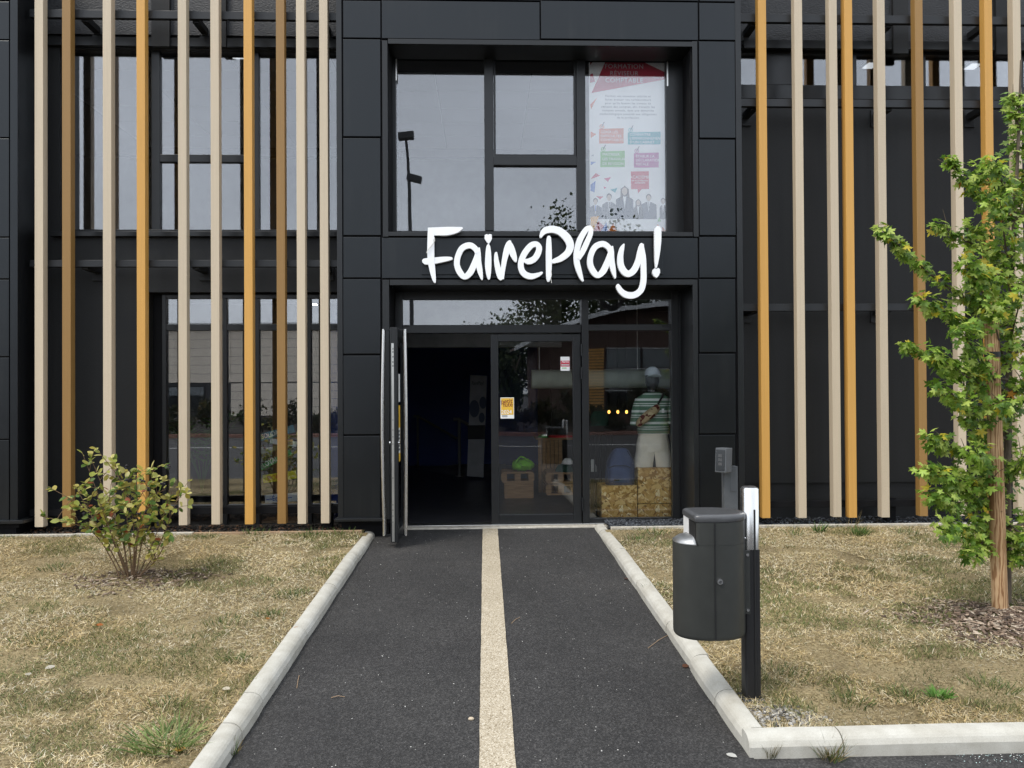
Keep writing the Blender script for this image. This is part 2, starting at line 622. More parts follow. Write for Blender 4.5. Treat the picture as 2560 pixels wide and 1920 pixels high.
def thing(name, label, cat, loc=(0, 0, 0), group=None):
    o = bpy.data.objects.new(name, None)
    o.empty_display_size = 0.1
    COL.objects.link(o)
    o.location = loc
    return tag(o, label, cat, group)


def struct(o):
    o['kind'] = 'structure'
    return o


def np_mesh(name, V, T, C, m, parent=None, kind=None):
    me = bpy.data.meshes.new(name)
    off = np.array(base_of(parent))
    V = np.asarray(V, dtype=np.float32) - off.astype(np.float32)
    me.vertices.add(len(V))
    me.vertices.foreach_set('co', V.ravel())
    me.loops.add(T.size)
    me.loops.foreach_set('vertex_index', T.ravel().astype(np.int32))
    me.polygons.add(len(T))
    me.polygons.foreach_set('loop_start', (np.arange(len(T)) * T.shape[1]).astype(np.int32))
    me.update(calc_edges=True)
    if C is not None:
        ca = me.color_attributes.new('Col', 'FLOAT_COLOR', 'POINT')
        ca.data.foreach_set('color', np.concatenate([C, np.ones((len(C), 1))], 1).astype(np.float32).ravel())
    me.materials.append(MATS[m])
    o = bpy.data.objects.new(name, me)
    COL.objects.link(o)
    if parent is not None:
        o.parent = parent
    if kind:
        o['kind'] = kind
    return o


def frames(dirs, normals):
    y = dirs / np.maximum(np.linalg.norm(dirs, axis=1, keepdims=True), 1e-9)
    n = normals - y * (normals * y).sum(1, keepdims=True)
    n /= np.maximum(np.linalg.norm(n, axis=1, keepdims=True), 1e-9)
    x = np.cross(y, n)
    return np.stack([x, y, n], axis=2)            # columns


def scatter(tv, tf, pos, R, scale, col):
    tv = np.asarray(tv, float)
    tf = np.asarray(tf, int)
    n = len(pos)
    scale = np.asarray(scale)
    if scale.ndim == 1:
        scale = np.repeat(scale[:, None], 3, 1)
    loc = tv[None] * scale[:, None, :]
    V = np.einsum('nij,nkj->nki', R, loc) + pos[:, None, :]
    T = (tf[None] + (np.arange(n) * len(tv))[:, None, None]).reshape(-1, 3)
    return V.reshape(-1, 3), T, np.repeat(col, len(tv), axis=0)


def vnoise(x, y, scale, seed):
    g = np.random.default_rng(seed).random((64, 64))
    x = np.asarray(x) / scale + 200.3
    y = np.asarray(y) / scale + 200.7
    xi, yi = np.floor(x).astype(int), np.floor(y).astype(int)
    fx, fy = x - xi, y - yi
    fx, fy = fx * fx * (3 - 2 * fx), fy * fy * (3 - 2 * fy)
    q = lambda i, j: g[i % 64, j % 64]
    return (q(xi, yi) * (1 - fx) + q(xi + 1, yi) * fx) * (1 - fy) + (q(xi, yi + 1) * (1 - fx) + q(xi + 1, yi + 1) * fx) * fy


def text_mb(body, size, origin, Y, align='LEFT', shear=0.0, wx=1.0, rot=0.0, bold=0.0, spacing=1.0):
    """lettering as flat mesh in the XZ plane at depth Y (facing -Y)"""
    cu = bpy.data.curves.new('t', 'FONT')
    cu.body = body
    cu.size = size
    cu.align_x = align
    cu.shear = shear
    cu.resolution_u = 3
    cu.offset = bold
    cu.space_character = spacing
    ob = bpy.data.objects.new('t', cu)
    COL.objects.link(ob)
    dg = bpy.context.evaluated_depsgraph_get()
    me = bpy.data.meshes.new_from_object(ob.evaluated_get(dg))
    mb = MB()
    c, s_ = math.cos(rot), math.sin(rot)
    mb.add([(origin[0] + (v.co.x * wx * c - v.co.y * s_), Y, origin[1] + (v.co.x * wx * s_ + v.co.y * c)) for v in me.vertices],
           [tuple(p.vertices) for p in me.polygons])
    bpy.data.objects.remove(ob)
    bpy.data.meshes.remove(me)
    bpy.data.curves.remove(cu)
    return mb


# ================================================================== GROUND
YD, YP, YU, YW, YS = 8.55, 8.05, 8.40, 8.55, 8.12        # door glazing, portal face, upper glazing, wall face, slat face
XL, XR = -1.158, 1.184                                    # path edges
g = MB()
ys = [-400, -60, 0, 8.4, 60, 400]
vs = []
for y in ys:
    z = gz(y) - 0.004
    vs += [(-400, y, z), (400, y, z)]
g.add(vs, [(2 * i, 2 * i + 1, 2 * i + 3, 2 * i + 2) for i in range(len(ys) - 1)])
struct(g.build('ground', 'asphalt'))
path = MB()
path.poly([(XL - 0.02, 3.0, gz(3.0) + 0.002), (XR + 0.02, 3.0, gz(3.0) + 0.002), (XR + 0.02, 8.40, gz(8.4) + 0.002), (XL - 0.02, 8.40, gz(8.4) + 0.002)])
struct(path.build('path', 'asphalt'))
st = MB()
xs0, xs1 = -0.036, 0.127
N = 60
pv = []
for i in range(N + 1):
    y = 2.6 + (8.40 - 2.6) * i / N
    pv += [(xs0 + random.uniform(-.0015, .0015), y, gz(y) + 0.007), (xs1 + random.uniform(-.0015, .0015), y, gz(y) + 0.007)]
st.add(pv, [(2 * i, 2 * i + 1, 2 * i + 3, 2 * i + 2) for i in range(N)])
struct(st.build('path_marking_strip', 'resin'))

# lawns
LZ = 0.060
YE = 8.02                                                 # concrete edging along the building
l = MB()
l.poly([(-14, 2.6, gz(2.6) + LZ), (XL - .06, 2.6, gz(2.6) + LZ), (XL - .06, YE, gz(YE) + LZ), (-14, YE, gz(YE) + LZ)])
struct(l.build('lawn', 'lawn_soil'))
l = MB()
l.poly([(XR + .06, 3.52, gz(3.52) + LZ), (14, 3.52, gz(3.52) + LZ), (14, YE, gz(YE) + LZ), (XR + .06, YE, gz(YE) + LZ)])
struct(l.build('lawn', 'lawn_soil'))
for x0, x1 in ((-14, XL - .14), (XR + .14, 14)):
    l = MB()
    l.poly([(x0, YE, gz(YE) + .052), (x1, YE, gz(YE) + .052), (x1, 9.4, gz(YE) + .045), (x0, 9.4, gz(YE) + .045)])
    struct(l.build('soil_strip', 'soil'))


# kerbs: every stone its own piece, rounded top edge towards the path
def kerb_profile(w_, h_):
    pr = [(0, -0.08), (0, h_ - 0.045)]
    for k in range(1, 7):
        t = math.pi / 2 * k / 6
        pr.append((0.06 - 0.06 * math.cos(t) + 0.004, h_ - 0.045 + 0.045 * math.sin(t)))
    pr += [(w_ - 0.012, h_), (w_, h_ - 0.012), (w_, -0.08)]
    return pr


def kerb_run(parent, x, sgn, ya, yb, cuts, w_=0.105):
    for i in range(len(cuts) - 1):
        a0, a1 = cuts[i] + 0.003, cuts[i + 1] - 0.003
        dz = random.uniform(-.004, .004)
        dx = random.uniform(-.004, .004)
        rr = []
        for k in range(5):
            y = a0 + (a1 - a0) * k / 4
            h = 0.095 - 0.05 * max(0, (y - 7.0) / 1.4)
            ins = 0.0045 if k in (0, 4) else 0.0
            rr.append([(x + dx + sgn * (px + ins), y, gz(y) + min(pz, h + 1) * 1.0 + dz - ins) for px, pz in kerb_profile(w_, h)])
        if sgn < 0:
            rr = [r[::-1] for r in rr]
        MB().rings(rr[::-1], smooth=False).build('kerbstone', 'kerb', parent)


kl = bpy.data.objects.new('kerb', None)
COL.objects.link(kl)
struct(kl)
kerb_run(kl, XL, -1, 0, 0, [2.55, 3.05, 3.72, 4.06, 5.06, 6.06, 7.06, 8.06, 8.33])
kr = bpy.data.objects.new('kerb', None)
COL.objects.link(kr)
struct(kr)
kerb_run(kr, XR, 1, 0, 0, [3.56, 3.98, 4.46, 5.08, 6.08, 7.08, 8.06, 8.40])
# corner and front run of the right kerb
FYK = 3.452
cuts = [XR, 1.62, 2.62, 3.62, 4.62, 5.62, 6.62]
for i in range(len(cuts) - 1):
    rr = []
    for k in range(3):
        x = cuts[i] + 0.003 + (cuts[i + 1] - cuts[i] - 0.006) * k / 2
        ins = 0.004 if k in (0, 2) else 0
        rr.append([(x, FYK + px + ins, gz(FYK + px) + pz - ins + 0.001 * (i % 2)) for px, pz in kerb_profile(0.105, 0.095)])
    MB().rings(rr, smooth=False).build('kerbstone', 'kerb', kr)

# thin edging along the building, one board or slab after another
for side, xa, xb, m_, lab in ((-1, -9, XL - 0.115, 'woodedge', 'concrete edging'), (1, XR + 0.12, 9, 'concrete', 'edging')):
    e = bpy.data.objects.new('edging', None)
    COL.objects.link(e)
    struct(e)
    x = xa
    while x < xb - 0.05:
        x2 = min(xb, x + 1.2)
        B(x + .003, x2 - .003, YE - .02, YE + .03, gz(YE) - .05, gz(YE) + .085 + random.uniform(-.004, .004)).build('edging_slab', 'concrete' if side > 0 or x2 < xb - .9 else 'woodedge', e, 0.004)
        x = x2
# door sill
sill = B(XL - 0.0, XR + 0.68, 8.40, 8.60, -0.1, gz(8.4) + 0.016)
so_ = sill.build('door_sill', 'concrete', None, 0.005)
struct(so_)

# ================================================================== BUILDING
bld = thing('shop_building', 'dark two-storey shop building with black clad entrance portal and vertical slats', 'building', (0.6, YD, gz(9)))
ZT = 6.7

# --- main wall, left field (openings: upper and lower window)
pxl = pt(841, 600, YP).x                      # portal left edge
pxr = pt(1856, 600, YP).x
wl = MB()
ux0, _, uz0, uz1 = rc(150, 122, 860, 590, YW)
lx0, _, lz0, lz1 = rc(372, 730, 860, 1321, YW)
WX0 = -7.5
wz0 = gz(9) - 0.1
TH = 0.22
wl.box(WX0, pxl + .1, YW, YW + TH, uz1, 5.62)                    # above the upper window
wl.box(WX0, ux0, YW, YW + TH, uz0, uz1)                          # beside the upper window
wl.box(WX0, pxl + .1, YW, YW + TH, lz1, uz0)                     # band between the floors
wl.box(WX0, lx0, YW, YW + TH, lz0 - .0, lz1)                     # beside the lower window
wl.box(WX0, pxl + .1, YW, YW + TH, wz0, lz0)
wl.build('wall', 'wall', bld)
B(WX0, pxl + .1, YW - .03, YW + TH, 5.622, ZT).build('upper_render', 'render', bld)
r0 = rc(1856, 122, 2600, 222, YW)             # right field: long high window
rz0, rz1 = r0[2], r0[3]
wr = MB()
wr.box(pxr - .1, 8.5, YW, YW + TH, rz1, 5.62)
wr.box(pxr - .1, 8.5, YW, YW + TH, wz0 + .55, rz0)
wr.box(pxr - .1, 8.5, YW + .03, YW + TH, wz0, wz0 + .548)
wr.build('wall', 'wall', bld)
B(pxr - .1, 8.5, YW - .03, YW + TH, 5.622, ZT).build('upper_render', 'render', bld)
B(pxr + .0, 8.5, YW - .03, YW - .002, rz0 - .13, rz0 + .02).build('sill_band', 'trim', bld)
# pilasters of the upper render (raised fields seen between the slats)
for u0, u1 in ((385, 430), (545, 570), (2225, 2262), (2480, 2510)):
    x0, x1, _, _ = rc(u0, 0, u1, 100, YW)
    B(x0, x1, YW - .07, YW - .031, 5.48, ZT).build('render_pilaster', 'wall', bld)
for u0, u1, vb in ((0, 860, 100), (1856, 2700, 108)):
    a_, b_, _, zb = rc(max(u0, 110), vb, u1, vb + 20, YW)
    B(a_, b_, YW - .05, YW - .001, zb - .09, zb).build('drip_moulding', 'trim', bld)


def window(name, outer, Y, bars, fw, depth, panes, glass='glass', parent=bld, fm='frame', bev=0.004):
    """outer rectangle, bars = list of rectangles, panes = list of rectangles"""
    x0, x1, z0, z1 = outer
    f = MB()
    f.box(x0, x0 + fw, Y, Y + depth, z0, z1)
    f.box(x1 - fw, x1, Y, Y + depth, z0, z1)
    f.box(x0 + fw, x1 - fw, Y + .0015, Y + depth, z0, z0 + fw)
    f.box(x0 + fw, x1 - fw, Y + .0015, Y + depth, z1 - fw, z1)
    o = f.build(name, fm, parent, bev)
    for q in bars:
        B(q[0], q[1], Y + .003, Y + depth, q[2], q[3]).build('mullion', fm, o, bev)
    for q in panes:
        B(q[0] - .012, q[1] + .012, Y + .035, Y + .043, q[2] - .012, q[3] + .012).build('pane', glass, o)
    return o


# upper left window
Yq = YW + .06
o_ = rc(150, 118, 870, 585, Yq)
m1 = rc(378, 118, 399, 580, Yq)
m2 = rc(631, 118, 647, 580, Yq)
tr = rc(399, 386, 631, 405, Yq)
fw = .05
window('window', o_, Yq, [(m1[0], m1[1], o_[2] + fw, o_[3] - fw), (m2[0], m2[1], o_[2] + fw, o_[3] - fw), (m1[1], m2[0], tr[2], tr[3])], fw, .07,
       [(o_[0] + fw, m1[0], o_[2] + fw, o_[3] - fw), (m1[1], m2[0], tr[3], o_[3] - fw), (m1[1], m2[0], o_[2] + fw, tr[2]), (m2[1], o_[1] - fw, o_[2] + fw, o_[3] - fw)])
s_ = rc(127, 579, 845, 591, YW - .05)
B(s_[0], pxl, YW - .06, YW + .06, s_[2], s_[3]).build('window_sill', 'trim', bld, .003)

# lower left shopfront
Yq = YW + .10
o_ = rc(405, 736, 870, 1326, Yq)
fw = .045
vb = [rc(a, 736, b, 1326, Yq) for a, b in ((557, 567), (636, 648), (768, 778))]
h1 = rc(405, 810, 870, 826, Yq)
h2 = rc(405, 1262, 870, 1285, Yq)
bars = [(q[0], q[1], o_[2] + fw, o_[3] - fw) for q in vb]
cols = [(o_[0] + fw, vb[0][0]), (vb[0][1], vb[1][0]), (vb[1][1], vb[2][0]), (vb[2][1], o_[1] - fw)]
bars += [(c0, c1, h1[2], h1[3]) for c0, c1 in cols] + [(c0, c1, h2[2], h2[3]) for c0, c1 in cols]
panes = []
for c0, c1 in cols:
    panes += [(c0, c1, h1[3], o_[3] - fw), (c0, c1, h2[3], h1[2]), (c0, c1, o_[2] + fw, h2[2])]
lw = window('shop_window', o_, Yq, bars, fw, .07, panes, 'glass_low')
jb = rc(372, 736, 405, 1326, YW)
B(lx0 + .001, o_[0] - .001, Yq + .01, Yq + .08, o_[2], o_[3]).build('window_jamb', 'gap', bld)
B(lx0 + .001, pxl, Yq + .008, Yq + .08, o_[3] + .001, lz1 - .001).build('window_head', 'gap', bld)
for q in ((1028, 400), (1420, 400), (1575, 400), (1972, 400)):
    p = pt(q[0] / 2.37 + 6, 650 + 393 / 2.37, Yq)
    B(p.x - .02, p.x + .02, Yq - .004, Yq + .002, p.z - .005, p.z + .005).build('drain_cap', 'black_gasket', lw)

# right high window
Yq = YW + .06
o_ = (pxr - .1, 8.4, rz0 + .021, rz1 - .001)
ub = [(1895, 1985), (2125, 2142), (2300, 2315), (2545, 2560)]
bb = [rc(a, 122, b, 222, Yq) for a, b in ub]
xs_ = [o_[0] + .04] + [t for q in bb for t in (q[0], q[1])] + [o_[1] - .04]
window('window', o_, Yq, [(q[0], q[1], o_[2] + .04, o_[3] - .04) for q in bb], .04, .07,
       [(xs_[i], xs_[i + 1], o_[2] + .04, o_[3] - .04) for i in range(0, len(xs_), 2)])

# --- entrance portal: dark core, then separate cladding panels with open joints
oL, oR = pt(973.7, 950, YP).x, pt(1734, 950, YP).x
zb = pt(1350, 1300, YP).z                      # panel foot
zl0, zl1 = pt(1350, 713, YP).z, pt(1350, 590, YP).z
zt0 = pt(1350, 113, YP).z
uoL, uoR = pt(969.5, 350, YP).x, pt(1732, 350, YP).x
core = MB()
core.box(pxl + .004, oL, YP + .022, 9.0, zb - .02, ZT - .05)
core.box(oR, pxr - .004, YP + .022, 9.0, zb - .02, ZT - .05)
core.box(oL, oR, YP + .022, YD + .25, zl0 + .012, zl1 - .012)
core.box(oL, oR, YP + .022, YD + .25, zt0 + .012, ZT - .05)
core.build('portal_core', 'gap', bld)


def panel(u0, v0, u1, v1, Y=YP, th=.02, m='panel'):
    q = rc(u0, v0, u1, v1, Y)
    o = B(q[0], q[1], Y + random.uniform(-.0015, .0015), Y + th, q[2], q[3]).build('cladding_panel', m, bld, 0.004)
    return o


vL = [-230, 2, 94, 97.5, 341.5, 345.5, 588.5, 592, 694, 697.5, 884.5, 888.5, 1086, 1090, 1293]
rows = [(-230, -2), (2, 94.5), (98, 341), (345.5, 588), (592.5, 694), (698, 884.5), (889, 1086), (1090, 1296)]
for (a_, b_) in rows:
    t = lambda v: v + (5.5 if v < 150 else 3.5 if v < 400 else 0 if v < 720 else -4 if v < 900 else -2.5)
    panel(858, a_, 951, b_)
    panel(1748.5, t(a_), 1838.5, t(b_))
panel(954.5, -230, 1349, -1)
panel(1352.5, -230, 1744.5, 0)
panel(954.5, 3, 1349, 97.5)
panel(1352.5, 4, 1744.5, 98.5)
panel(954.5, 594.5, 1349.5, 695.5)
panel(1352.5, 594.5, 1744.5, 695.5)


def trim(u0, v0, u1, v1, Y=YP - .006, d=.03, y1=None):
    q = rc(u0, v0, u1, v1, Y)
    return B(q[0], q[1], Y, (y1 if y1 else Y + d), q[2], q[3]).build('trim', 'trim', bld, .003)


trim(842, -230, 855.5, 1296)
trim(1842, -230, 1856, 1292)
# reveal frames: box-shaped surrounds running back to the glazing
trim(956, 101, 969.5, 592, y1=YU + .02)
trim(1732.5, 103, 1745, 592, y1=YU + .02)
trim(970, 100.5, 1732, 113, Y=YP - .005, y1=YU + .02)
trim(970, 580, 1732, 590.5, Y=YP - .004, y1=YU + .02)
trim(957, 699.5, 973.7, 1298, y1=YD + .02)
trim(1734, 699, 1746, 1294, y1=YD + .02)
trim(974.2, 699, 1733.5, 712.6, Y=YP - .005, y1=YD + .02)
# foot ledges
q = rc(836, 1297, 957, 1304, YP - .05)
B(q[0], q[1], YP - .05, YP + .1, q[2], q[3]).build('foot_ledge', 'trim', bld, .003)
q = rc(1746, 1293, 1860, 1300, YP - .05)
B(q[0], q[1], YP - .05, YP + .1, q[2], q[3]).build('foot_ledge', 'trim', bld, .003)
for xx0, xx1 in ((pxl, oL), (oR, pxr)):
    B(xx0 + .03, xx1 - .02, YP + .06, 8.9, wz0, zb - .021).build('plinth', 'gap', bld)

# --- neighbouring clad block at the far left
bxr = pt(45, 600, YP).x
blk = MB().box(-7.5, bxr - .006, YP + .022, YW + .2, zb - .02, ZT)
blk.build('block_core', 'gap', bld)
for (a_, b_) in [(-230, -4), (0, 94.5), (97.5, 340), (343, 589), (592, 694), (697, 889), (892, 1096), (1099, 1301)]:
    q = rc(-260, a_, 22.5, b_, YP)
    B(q[0], q[1], YP, YP + .02, q[2] - .01, q[3] - .01).build('cladding_panel', 'panel', bld, .004)
q = rc(26, -230, 45, 1301, YP)
B(q[0], q[1], YP - .006, YW, q[2], q[3]).build('trim', 'panel', bld, .003)
q = rc(-200, 1303, 58, 1311, YP - .05)
B(q[0], q[1], YP - .05, YW, q[2], q[3]).build('foot_ledge', 'trim', bld, .003)
B(-7.5, bxr - .05, YP + .05, YW, wz0, q[2] - .001).build('plinth', 'gap', bld)

# --- upper portal window
Yq = YU
o_ = (uoL + .0, uoR - .0, zl1 + .004, zt0 - .001)
og = rc(984, 141, 1690, 580, Yq)
m1 = rc(1211, 130, 1234, 580, Yq)
m2 = rc(1441.5, 130, 1464, 580, Yq)
tr = rc(1234, 391, 1441, 414, Yq)
f = MB()
x0, x1, z0, z1 = og
xi0, xi1 = pt(990, 350, Yq).x, pt(1666, 350, Yq).x
f.box(uoL, xi0, Yq, Yq + .07, z0 - .12, zt0 + .1)
f.box(xi1, uoR, Yq, Yq + .07, z0 - .12, zt0 + .1)
f.box(xi0, xi1, Yq + .0015, Yq + .07, z1, zt0 + .1)
f.box(xi0, xi1, Yq + .0015, Yq + .07, z0 - .12, z0 + .012)
wu = f.build('window', 'frame', bld, .004)
for q in ((m1[0], m1[1], z0 + .012, z1), (m2[0], m2[1], z0 + .012, z1), (m1[1], m2[0], tr[2], tr[3])):
    B(q[0], q[1], Yq - .012, Yq + .07, q[2], q[3]).build('mullion', 'frame', wu, .005)
for q in ((xi0, m1[0], z0 + .012, z1), (m1[1], m2[0], tr[3], z1), (m1[1], m2[0], z0 + .012, tr[2]), (m2[1], xi1, z0 + .012, z1)):
    B(q[0] - .01, q[1] + .01, Yq + .035, Yq + .043, q[2] - .01, q[3] + .01).build('pane', 'glass', wu)
# inner sash bead of the opening casement
bd = MB()
bx0, bx1, bz0, bz1 = m1[1] + .003, m2[0] - .003, tr[3] + .003, z1 - .003
for q in ((bx0, bx0 + .022, bz0, bz1), (bx1 - .022, bx1, bz0, bz1), (bx0 + .022, bx1 - .022, bz0, bz0 + .022), (bx0 + .022, bx1 - .022, bz1 - .022, bz1)):
    bd.box(q[0], q[1], Yq + .004, Yq + .03, q[2], q[3])
bd.build('sash', 'frame', wu, .003)
# two slim metal latches by the jambs
for u, va, vb_ in ((991, 148, 202), (1668, 155, 216)):
    q = rc(u - 1.6, va, u + 1.6, vb_, Yq)
    B(q[0], q[1], Yq - .012, Yq - .001, q[2], q[3]).build('strip', 'alu', wu)

# --- entrance glazing
dz0 = gz(8.5) + 0.03
zt_in = pt(1300, 748.5, YD).z
f = MB()
fx0, fx1 = oL + .001, oR - .001
gl0, gl1 = pt(1006, 780, YD).x, pt(1454, 780, YD).x
ps0, ps1 = pt(1455, 1000, YD).x, pt(1471, 1000, YD).x
gr0, gr1 = ps1, pt(1680, 1000, YD).x
tb0, tb1 = pt(1230, 832.5, YD).z, pt(1230, 812, YD).z
tr0, tr1 = pt(1575, 826, YD).z, pt(1575, 810.5, YD).z
fr_r = pt(1698, 1000, YD).x
f.box(fx0, gl0, YD - .0, YD + .08, dz0, zl0 + .05)                         # left jamb
f.box(gr1, fr_r, YD, YD + .08, dz0, zl0 + .05)                              # right jamb
f.box(gl0, gr1, YD + .0015, YD + .08, zt_in, zl0 + .05)                     # head
f.box(ps0 - .004, ps1, YD - .05, YD + .08, dz0 - .02, zt_in)                # main post
f.box(gl0, ps0 - .004, YD - .01, YD + .08, tb0, tb1)                        # transom over the doors
f.box(ps1, gr1, YD + .002, YD + .08, tr0, tr1)
bz = pt(1575, 1295, YD).z
f.box(ps1, gr1, YD + .002, YD + .08, dz0, bz)
ent = f.build('entrance_frame', 'frame', bld, .004)
B(fr_r, oR - .001, YD + .02, YD + .09, dz0, zl0 + .05).build('side_panel', 'rail', bld)
B(gl0 - .01, ps0, YD + .035, YD + .043, tb1 - .01, zt_in + .01).build('pane', 'glass', ent)
B(gr0 - .01, gr1 + .01, YD + .035, YD + .043, tr1 - .01, zt_in + .01).build('pane', 'glass_door', ent)
B(gr0 - .01, gr1 + .01, YD + .035, YD + .043, bz - .01, tr0 + .01).build('pane', 'glass_door', ent)
for u, v in ((1017, 815.5), (1224, 815.5), (1430, 815), (1493, 814.5), (1661, 814)):
    p = pt(u, v, YD)
    B(p.x - .025, p.x + .025, YD - .014, YD - .009 + (.012 if u > 1460 else 0), p.z - .006, p.z + .006).build('drain_cap', 'black_gasket', ent)
# closed leaf
lz_b, lz_t = pt(1340, 1308, YD).z, pt(1340, 836, YD).z
lx0_, lx1_ = pt(1227.5, 1070, YD).x, pt(1454, 1070, YD).x
gx0, gx1 = pt(1246.5, 1070, YD).x, pt(1432.5, 1070, YD).x
gz0, gz1 = pt(1340, 1285, YD).z, pt(1340, 854, YD).z
f = MB()
f.box(lx0_, gx0, YD - .02, YD + .05, lz_b, lz_t)
f.box(gx1, lx1_ - .006, YD - .02, YD + .05, lz_b, lz_t)
f.box(gx0, gx1, YD - .0185, YD + .05, lz_b, gz0)
f.box(gx0, gx1, YD - .0185, YD + .05, gz1, lz_t)
leaf = f.build('door', 'frame', bld, .005)
leaf['label'] = 'closed glazed door leaf'
B(gx0 - .01, gx1 + .01, YD + .01, YD + .018, gz0 - .01, gz1 + .01).build('pane', 'glass_door', leaf)
for u, v0_, v1_ in ((1454, 860, 890), (1454, 917, 948), (1457, 1245, 1277)):
    q = rc(u - 2.4, v0_, u + 2.4, v1_, YD - .06)
    MB().tube([((q[0] + q[1]) / 2, YD - .058, q[2]), ((q[0] + q[1]) / 2, YD - .058, q[3])], .011, 10).build('hinge', 'frame', leaf)
for u, v in ((1271, 1292.5), (1411, 1291.5)):
    p = pt(u, v, YD)
    B(p.x - .022, p.x + .022, YD - .024, YD - .018, p.z - .005, p.z + .005).build('drain_cap', 'black_gasket', leaf)

# open leaf, swung out 90 degrees
ox = pt(985, 1070, 7.55).x                      # centre of its edge
OY0, OY1 = 7.55, YD - .03
th = .037
f = MB()
st_ = .085
f.box(ox - th, ox + th, OY0, OY0 + st_, lz_b, lz_t)
f.box(ox - th, ox + th, OY1 - st_, OY1, lz_b, lz_t)
f.box(ox - th + .001, ox + th - .001, OY0 + st_, OY1 - st_, lz_b, lz_b + .11)
f.box(ox - th + .001, ox + th - .001, OY0 + st_, OY1 - st_, lz_t - .09, lz_t)
ol = f.build('door', 'frame', bld, .004)
ol['label'] = 'open glazed door leaf swung outwards'
B(ox - .004, ox + .004, OY0 + st_ - .01, OY1 - st_ + .01, lz_b + .10, lz_t - .08).build('pane', 'glass_door', ol)
q = rc(979.5, 858, 985.5, 1354, OY0)
B(q[0], q[1], OY0 - .004, OY0 + .002, q[2], q[3]).build('lock_plate', 'alu', ol)
for k in range(2):
    B(ox - th + (.012 if k else .058), ox - th + (.016 if k else .062), OY0 - .003, OY0 + .001, lz_b + .005, lz_t - .005).build('seal', 'black_gasket', ol)
for v in (872, 880, 892, 905, 915):
    p = pt(982.5, v, OY0)
    B(p.x - .004, p.x + .004, OY0 - .006, OY0 - .003, p.z - .008, p.z + .008).build('lock_bolt', 'black_gasket', ol)
for v in (1050, 1075, 1092, 1110, 1195, 1262, 1275, 1290, 1305):
    p = pt(982.5, v, OY0)
    B(p.x - .003, p.x + .003, OY0 - .006, OY0 - .003, p.z - .005, p.z + .005).build('lock_screw', 'black_gasket', ol)
for sgn, u in ((-1, 961), (1, 1012.5)):
    xh = pt(u, 1080, OY0 + .08).x
    zt_, zb_ = pt(u, 823, OY0 + .08).z, pt(u, 1339, OY0 + .08).z
    pts = []
    for k in range(21):
        t = k / 20
        pts.append((xh + (sgn * .018 * math.sin(math.pi * t) if sgn < 0 else .010 * math.sin(math.pi * t)), OY0 + .08, zt_ + (zb_ - zt_) * t))
    h = MB().tube(pts, .019, 14).build('handle', 'steel', ol)
    for z in (zt_ - .006, zb_ + .006):
        MB().obox(((xh + ox) / 2, OY0 + .08, z), (abs(xh - ox) / 2 - .002, 0, 0), (0, .02, 0), (0, 0, .006)).build('handle_bracket', 'frame', h)
    c_ = pt(973 if sgn < 0 else 996, 1107, OY0 + .05)
    MB().tube([(ox + sgn * th, OY0 + .05, c_.z), (ox + sgn * (th + .014), OY0 + .05, c_.z)], .016, 12).build('lock_cylinder', 'steel_bolt', ol)
# notices stuck to the inner face of the open leaf
for (v0_, v1_, m_, lab) in ((934, 1005, 'paper', 'white paper notice on the open door leaf'), (1014, 1157, 'ink_mustard', 'yellow and white opening notice on the open door leaf')):
    za, zb2 = pt(1000, v1_, 7.8).z, pt(1000, v0_, 7.8).z
    pz = thing('door_notice', lab, 'notice', (ox + .006, 7.9, za))
    B(ox + .005, ox + .007, 7.78, 8.03, za, zb2).build('sheet', m_, pz)
    if m_ != 'paper':
        h_ = (zb2 - za)
        B(ox + .0072, ox + .008, 7.80, 8.01, za + .15 * h_, za + .60 * h_).build('white_field', 'paper', pz)
        for k in range(6):
            zz = za + (.2 + .065 * k) * h_
            B(ox + .0082, ox + .0088, 7.83, 7.98, zz, zz + .02).build('print_line', 'ink_grey', pz)
# threshold
B(gl0, fr_r, YD - .07, YD + .1, gz(8.5) + .017, dz0 + .002).build('threshold', 'alu', bld, .003)

# --- slats
left = [(86.1, 'beige', 1318), (155.7, 'brown', 1316), (257.8, 'beige', 1315), (342.2, 'gold', 1313), (446, 'beige', 1313), (527.8, 'beige', 1312),
        (611.4, 'gold', 1310), (692.4, 'brown', 1308), (743, 'beige', 1308), (801.3, 'beige', 1308)]
SWD = .0868
zs = .322
slats = []
for u, c, v in left:
    x = pt(u, 1000, YS).x
    slats.append((x, c))
for u, c in ((1903.5, 'gold'), (1994.5, 'beige'), (2081.3, 'beige'), (2120.2, 'gold'), (2201.5, 'beige'), (2297.5, 'brown'), (2395, 'beige'), (2472, 'gold'), (2543, 'beige'), (2632, 'brown')):
    x = pt(u, 1000, YS).x
    slats.append((x, c))
for i, (x, c) in enumerate(slats):
    o = B(x, x + SWD, YS + random.uniform(-.003, .003), YS + SWD, zs + random.uniform(-.006, .006), ZT - .1).build('slat', 'slat_' + c, bld, .0025)
    o['label'] = {'beige': 'beige', 'gold': 'golden yellow', 'brown': 'bronze brown'}[c] + ' vertical slat'
YR = YS + SWD + .002


def railbar(u0, u1, v0, v1, xa, xb):
    q = rc(u0, v0, u1, v1, YR)
    o = B(xa, xb, YR, YR + .05, q[2], q[3]).build('support_rail', 'rail', bld, .003)
    return o, q


def bracket(rail, x, z, down=True):
    m = MB()
    m.box(x - .035, x + .035, YR + .05, YW - .005, z - .02, z + .05)
    m.box(x - .06, x + .06, YW - .02, YW - .004, z - .10, z + .09)
    m.build('bracket', 'rail', rail, .003)


